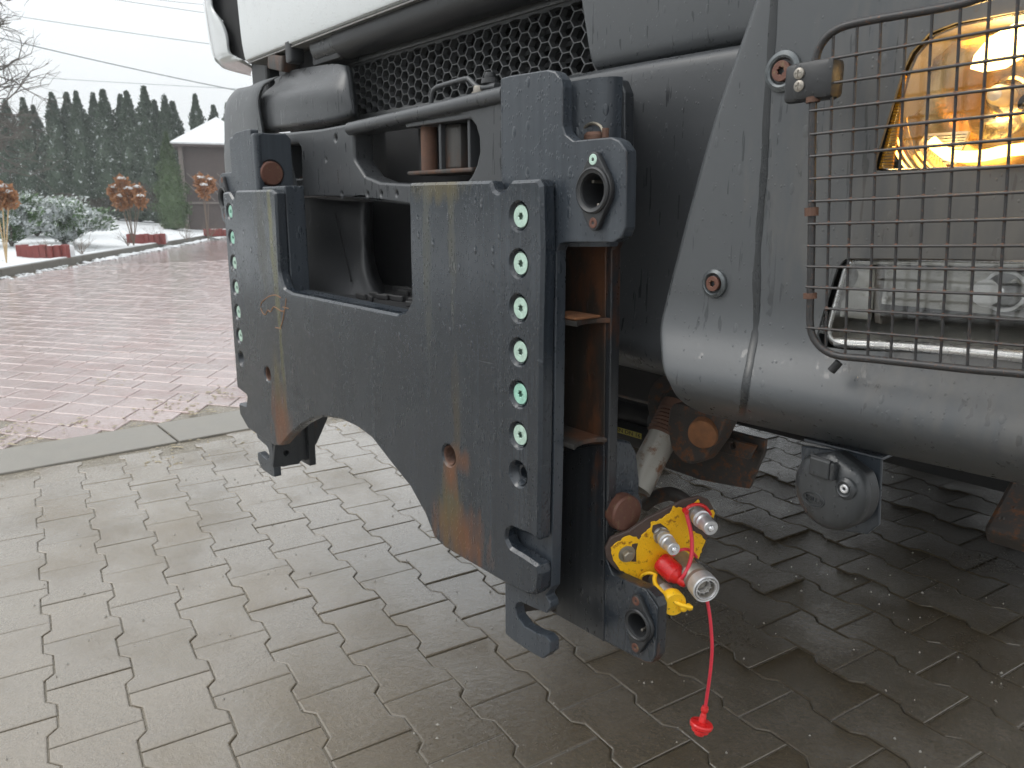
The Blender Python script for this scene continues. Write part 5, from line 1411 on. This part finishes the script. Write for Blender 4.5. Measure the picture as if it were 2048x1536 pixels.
# male flat face couplings (stepped), profile [(r,h)]
def male(u, v, s, label):
    b = P3(u, v)
    pr = [(.0001, 0), (.0155, 0), (.0155, .004), (.0125, .005), (.0125, .016), (.0145, .0165), (.0150, .020), (.0150, .0225), (.0125, .0235), (.0122, .0265), (.0140, .0275), (.0142, .030), (.0125, .032), (.0120, .0345), (.0122, .0355), (.0122, .048), (.0115, .0495)]
    pr = [(r*s, h*s*1.2) for r, h in pr]
    c = coupler(b, dC, pr+[(.0062*s, .0594*s), (.0055*s, .057*s), (.0001, .057*s)], M['steel'], 'male_coupling', label)
    nut = lathe([(.0001, 0), (.0165*s, 0), (.0165*s, .011*s), (.0001, .012*s)], b, nP, 6)
    put('hex_nut', nut, M['steel_dark'], c, smooth=20)
    put('valve_tip', lathe([(.0052*s, .057*s), (.0052*s, .0605*s), (.0030*s, .0625*s), (.0028*s, .065*s), (.0001, .0655*s)], b, nP, 20), M['chrome'], c)
    return c
male(1388, 1024, .92, 'upper right male hydraulic coupling')
male(1321, 1069, .80, 'left male hydraulic coupling')
# big female coupling
b = P3(1360, 1120); s = 1.0
fp = [(.0001, 0), (.0145, 0), (.0145, .030), (.0160, .031), (.0165, .033)]+sum([[(.0168, .034+k*.0016), (.0164, .0348+k*.0016)] for k in range(8)], [])+[(.0176, .050), (.0180, .052), (.0180, .066), (.0174, .067), (.0162, .0665), (.0158, .0655), (.0155, .0668), (.0128, .0668), (.0122, .066), (.0120, .050), (.0075, .0495), (.0072, .055), (.0040, .056), (.0001, .0562)]
SB = 1.14; SH = 1.28
sc2 = lambda pr: [(r*SB if r > .0002 else r, h*SH) for r, h in pr]
fp = sc2(fp)
fc = coupler(b, nP, fp, M['steel_dark'], 'female_coupling', 'large open female hydraulic coupling', None, 44)
put('coupling_ring', lathe(sc2([(.0182, .053), (.0184, .060), (.0183, .0668), (.0172, .0680), (.0160, .0676), (.0157, .0672)]), b, nP, 44), M['steel'], fc)
put('coupling_ring', lathe(sc2([(.0150, .0670), (.0146, .0682), (.0130, .0682), (.0124, .0672), (.0122, .060)]), b, nP, 44), M['chrome'], fc)
put('inner_sleeve', lathe(sc2([(.0105, .052), (.0100, .061), (.0082, .0612), (.0080, .052)]), b, nP, 32), M['chrome'], fc)
bl = []
a1_ = nP.orthogonal().normalized(); a2_ = nP.cross(a1_)
for k in range(12):
    a = 2*math.pi*k/12; bm = bmesh.new(); bmesh.ops.create_icosphere(bm, subdivisions=1, radius=.0014)
    bmesh.ops.translate(bm, vec=b+nP*.0595*SH+(a1_*math.cos(a)+a2_*math.sin(a))*.0119*SB, verts=bm.verts); bl.append(from_bm(bm))
put('ball_bearings', join(bl), M['chrome'], fc)
# small female coupling under its yellow cap
b2 = P3(1309, 1158)
fp2 = [(.0001, 0), (.011, 0), (.011, .024), (.0125, .026)]+sum([[(.0132, .027+k*.0015), (.0127, .0278+k*.0015)] for k in range(8)], [])+[(.0135, .041), (.0135, .046), (.0001, .047)]
fp2 = [(r, h*1.25) for r, h in fp2]
f2 = coupler(b2, nP, fp2, M['steel_dark'], 'female_coupling', 'small female coupling closed by a yellow cap', None, 32)
put('coupling_ring', lathe([(.0138, .049), (.0142, .052), (.0138, .056)], b2, nP, 32), M['steel'], f2)
yc_ = empty('yellow_dust_cap', b2+nP*.05, 'yellow rubber dust cap pressed on the lowest coupling', 'dust cap')
put('cap', lathe([(.0165, .055), (.0180, .057), (.0185, .0705), (.0172, .073), (.0001, .0735)], b2, nP, 36), M['yellow'], yc_)
kn = b2+nP*.074+Vector((.002, .004, -.004))
put('cap_knob', lathe([(.0001, -.004), (.0062, -.003), (.0066, .002), (.0058, .005), (.0034, .007), (.0001, .0075)], kn+Vector((.003, .007, 0)), nP, 24), M['yellow'], yc_)
yl = [P3(1281, 1160, .004), P3(1283, 1152, .006), P3(1292, 1147, .010), P3(1303, 1146, .014), P3(1310, 1150, .018)]
put('strap', tube([catmull(yl, 5)], .0024, 10), M['yellow'], yc_)
yl = [P3(1311, 1149, .018), P3(1309, 1158, .024), P3(1312, 1170, .034), P3(1326, 1185, .052), P3(1342, 1198, .066), P3(1358, 1208, .076), P3(1374, 1213, .080), P3(1384, 1216, .082)]
put('strap', tube([catmull(yl, 6)], .0034, 12), M['yellow'], yc_)
put('strap_eye', lathe([(.0001, .004), (.004, .0035), (.0048, 0), (.004, -.004), (.0001, -.005)], P3(1378, 1214, .078), nP, 20), M['yellow'], yc_)
# red cap hanging by its strap from the upper coupling
rc = empty('red_dust_cap', P3(1325, 1130, .02), 'red dust cap hanging on its strap against the yellow panel', 'dust cap')
rb = P3(1322, 1122, .008); rd = (P3(1352, 1150, .034)-rb).normalized()
put('cap', lathe([(r*1.15 if r > .0002 else r, h*1.15) for r, h in [(.0001, 0), (.0128, 0), (.0142, .003), (.0145, .010), (.0140, .026), (.0115, .029), (.0105, .032), (.0075, .035), (.0070, .041), (.0050, .045), (.0001, .046)]], rb, rd, 36), M['red'], rc)
st_ = [P3(1364, 1156, .050), P3(1371, 1146, .052), P3(1378, 1130, .046), P3(1383, 1110, .040), P3(1384, 1085, .034), P3(1381, 1060, .028), P3(1376, 1040, .022), P3(1372, 1026, .018)]
put('strap', tube([catmull(st_, 6)], .0031, 12), M['pink_red'], rc)
lp_ = [P3(1371, 1022, .018), P3(1376, 1015, .018), P3(1386, 1010, .018), P3(1398, 1009, .018), P3(1409, 1013, .018), P3(1417, 1022, .018), P3(1421, 1030, .018)]
put('strap_loop', tube([catmull(lp_, 5)], .0026, 10), M['red'], rc)
put('strap_joint', lathe([(.0001, .004), (.004, .004), (.0045, 0), (.004, -.004), (.0001, -.004)], P3(1371, 1022, .019), nP, 16), M['red'], rc)
# second red cap, dangling on a long cord
cd_ = empty('red_cord_cap', Y(1400, 1450, .12), 'red cap dangling low on a long faded red cord', 'dust cap')
l2 = [P3(1346, 1111, .030), P3(1353, 1104, .032), P3(1364, 1099, .032), P3(1376, 1099, .030), P3(1386, 1106, .028), P3(1393, 1114, .024)]
put('cord_loop', tube([catmull(l2, 5)], .0024, 10), M['pink_red'], cd_)
yq = P3(1410, 1185, .06).y
cp_ = [(1404, 1160), (1409, 1180), (1414, 1200), (1420, 1235), (1423, 1270), (1424, 1300), (1421, 1340), (1415, 1385), (1411, 1412)]
put('cord', tube([catmull([Y(u, v, yq) for u, v in cp_], 5)], .0026, 12), M['pink_red'], cd_)
kt = Y(1410, 1416, yq); kd = (Y(1398, 1470, yq-.01)-kt).normalized()
put('cap', lathe([(.0001, -.004), (.0045, -.003), (.0058, .001), (.0055, .005), (.0035, .008), (.0048, .012), (.0056, .022), (.0070, .0225), (.0165, .0235), (.0178, .026), (.0170, .030), (.0132, .033), (.0130, .037), (.0085, .0395), (.0072, .043), (.0001, .044)], kt, kd, 36), M['red'], cd_)

# ================================================================== trailer socket
ys = .100
sc_ = Y(1662, 975, ys)
sk = empty('trailer_socket', sc_, 'round black trailer socket with hinged lid on a plate under the bumper', 'socket')
yp = ys+.032
pl_ = pxY([(1602, 892), (1764, 912), (1758, 1050), (1733, 1069), (1688, 1062), (1600, 1010)], yp)
put('mounting_plate', plateY(rounded(pl_, .003, 2), [], yp, yp+.004, .0012), M['bracket'], sk)
put('plate_bend', box((Y(1683, 900, yp).x, yp+.014, Y(1683, 900, yp).z+.001), (pl_[1].x-pl_[0].x-.002, .03, .004), .0015), M['bracket'], sk)
# housing: rounded body with flat top, tilted a little
sn_ = Vector((-.10, -1, .0)).normalized(); s1 = EX-sn_*EX.dot(sn_); s1.normalize(); s2 = sn_.cross(s1); 
if s2.z < 0: s2 = -s2; 
s1 = s2.cross(sn_)
rS = .0445
def body_outline(r, flat=.80):
    pts = []
    for k in range(56):
        a = 2*math.pi*k/56; x, z = r*math.cos(a), r*math.sin(a)*1.02
        lim = r*flat+.0
        if z > lim-abs(x)*.35: z = min(z, lim+ (r*.16) - abs(x)*.42)
        pts.append(Vector((x, z)))
    return pts
cB = Y(1672, 976, ys+.015)
put('housing', frame_map(plate2d(body_outline(rS), [], .026, .002, 2), cB+Vector((0, .000, 0)), s1, s2, sn_), M['black_plastic'], sk, smooth=50)
cF = Y(1664, 978, ys)
# domed lid
V = []; rings = [(1.0, 0), (1.0, .007), (.97, .0105), (.90, .0135), (.70, .0165), (.45, .018), (.2, .0185)]
bo2 = body_outline(rS*.99, .84); n = len(bo2); Fs = []
for f, h in rings:
    for p in bo2: V.append(cF+s1*(p.x*f)+s2*(p.y*f)+sn_*(h-.004))
for i in range(len(rings)-1):
    for k in range(n): Fs.append((i*n+k, i*n+(k+1) % n, (i+1)*n+(k+1) % n, (i+1)*n+k))
Fs.append(tuple((len(rings)-1)*n+k for k in range(n)))
me = mesh(V, Fs); bm = bmesh.new(); bm.from_mesh(me); lid_me = from_bm(bm)
M['lid'] = mk_paint('socket_lid_rubber', (.018, .020, .022), (.040, .043, .046), rough=(.28, .5), drop=.3)
lid = put('lid', lid_me, M['lid'], sk, smooth=40)
def LID(a, b, h=.0135): return cF+s1*a+s2*b+sn_*h
def lbox(a, b, h, sz, bev=.001, rz=0):
    me = box((0, 0, 0), sz, bev, Matrix.Rotation(rz, 3, 'Z')); return frame_map(me, LID(a, b, h), s1, s2, sn_)
put('hinge_block', lbox(-.006, .026, .0150, (.026, .022, .008), .0025), M['lid'], lid)
put('hinge_spring', tube([[LID(-.018, .0375, .0165), LID(.006, .0360, .0165)]], .0016, 10), M['black_plastic'], lid)
put('hinge_lug', lbox(.011, .027, .0165, (.005, .020, .010), .002), M['lid'], lid)
M['lidhole'] = simple('lid_hole_rubber', (.02, .02, .021), .5, 0, .2, 60)
sc1 = LID(.0235, .0105, .0095)
put('screw_well', lathe([(.0135, -.002), (.0120, .004), (.0085, .0062), (.0072, .0055), (.0068, -.001), (.0001, -.001)], sc1, sn_, 32), M['lid'], lid)
put('socket_screw', frame_map(plate2d(circle(0, 0, .0048, 24), [circle(0, 0, .0022, 6)], .003, .0006), sc1+sn_*.0045, s1, s2, sn_), M['steel'], lid)
put('socket_screw_base', lathe([(.0001, .0025), (.004, .0025), (.004, 0)], sc1, sn_, 16), M['steel_dark'], lid)
# embossed oval with the maker's name
def oval(rx, ry, r): return tube([[LID(-.012+rx*math.cos(a), -.013+ry*math.sin(a), .0148) for a in [2*math.pi*k/36 for k in range(37)]]], r, 6, False)
put('embossed_oval', join([oval(.0135, .0082, .0008), oval(.0112, .0060, .0006)]), M['lid'], lid)
tm = text_mesh('HELLA', .0072, .0009)
put('embossed_name', frame_map(tm, LID(-.012, -.013, .0146), s1, s2, sn_), M['lid'], lid)

# ================================================================== winter haze over the yard
hz = bpy.data.materials.new('haze'); hz.use_nodes = True; ht = hz.node_tree; ht.nodes.clear()
vo = ht.nodes.new('ShaderNodeVolumePrincipled'); vo.inputs['Color'].default_value = (.9, .94, .96, 1); vo.inputs['Density'].default_value = .0028
oo = ht.nodes.new('ShaderNodeOutputMaterial'); ht.links.new(vo.outputs[0], oo.inputs['Volume'])
put('haze', bounds(-110, 60, -70, 75, -1.2, 16), hz, kind='stuff', smooth=0)
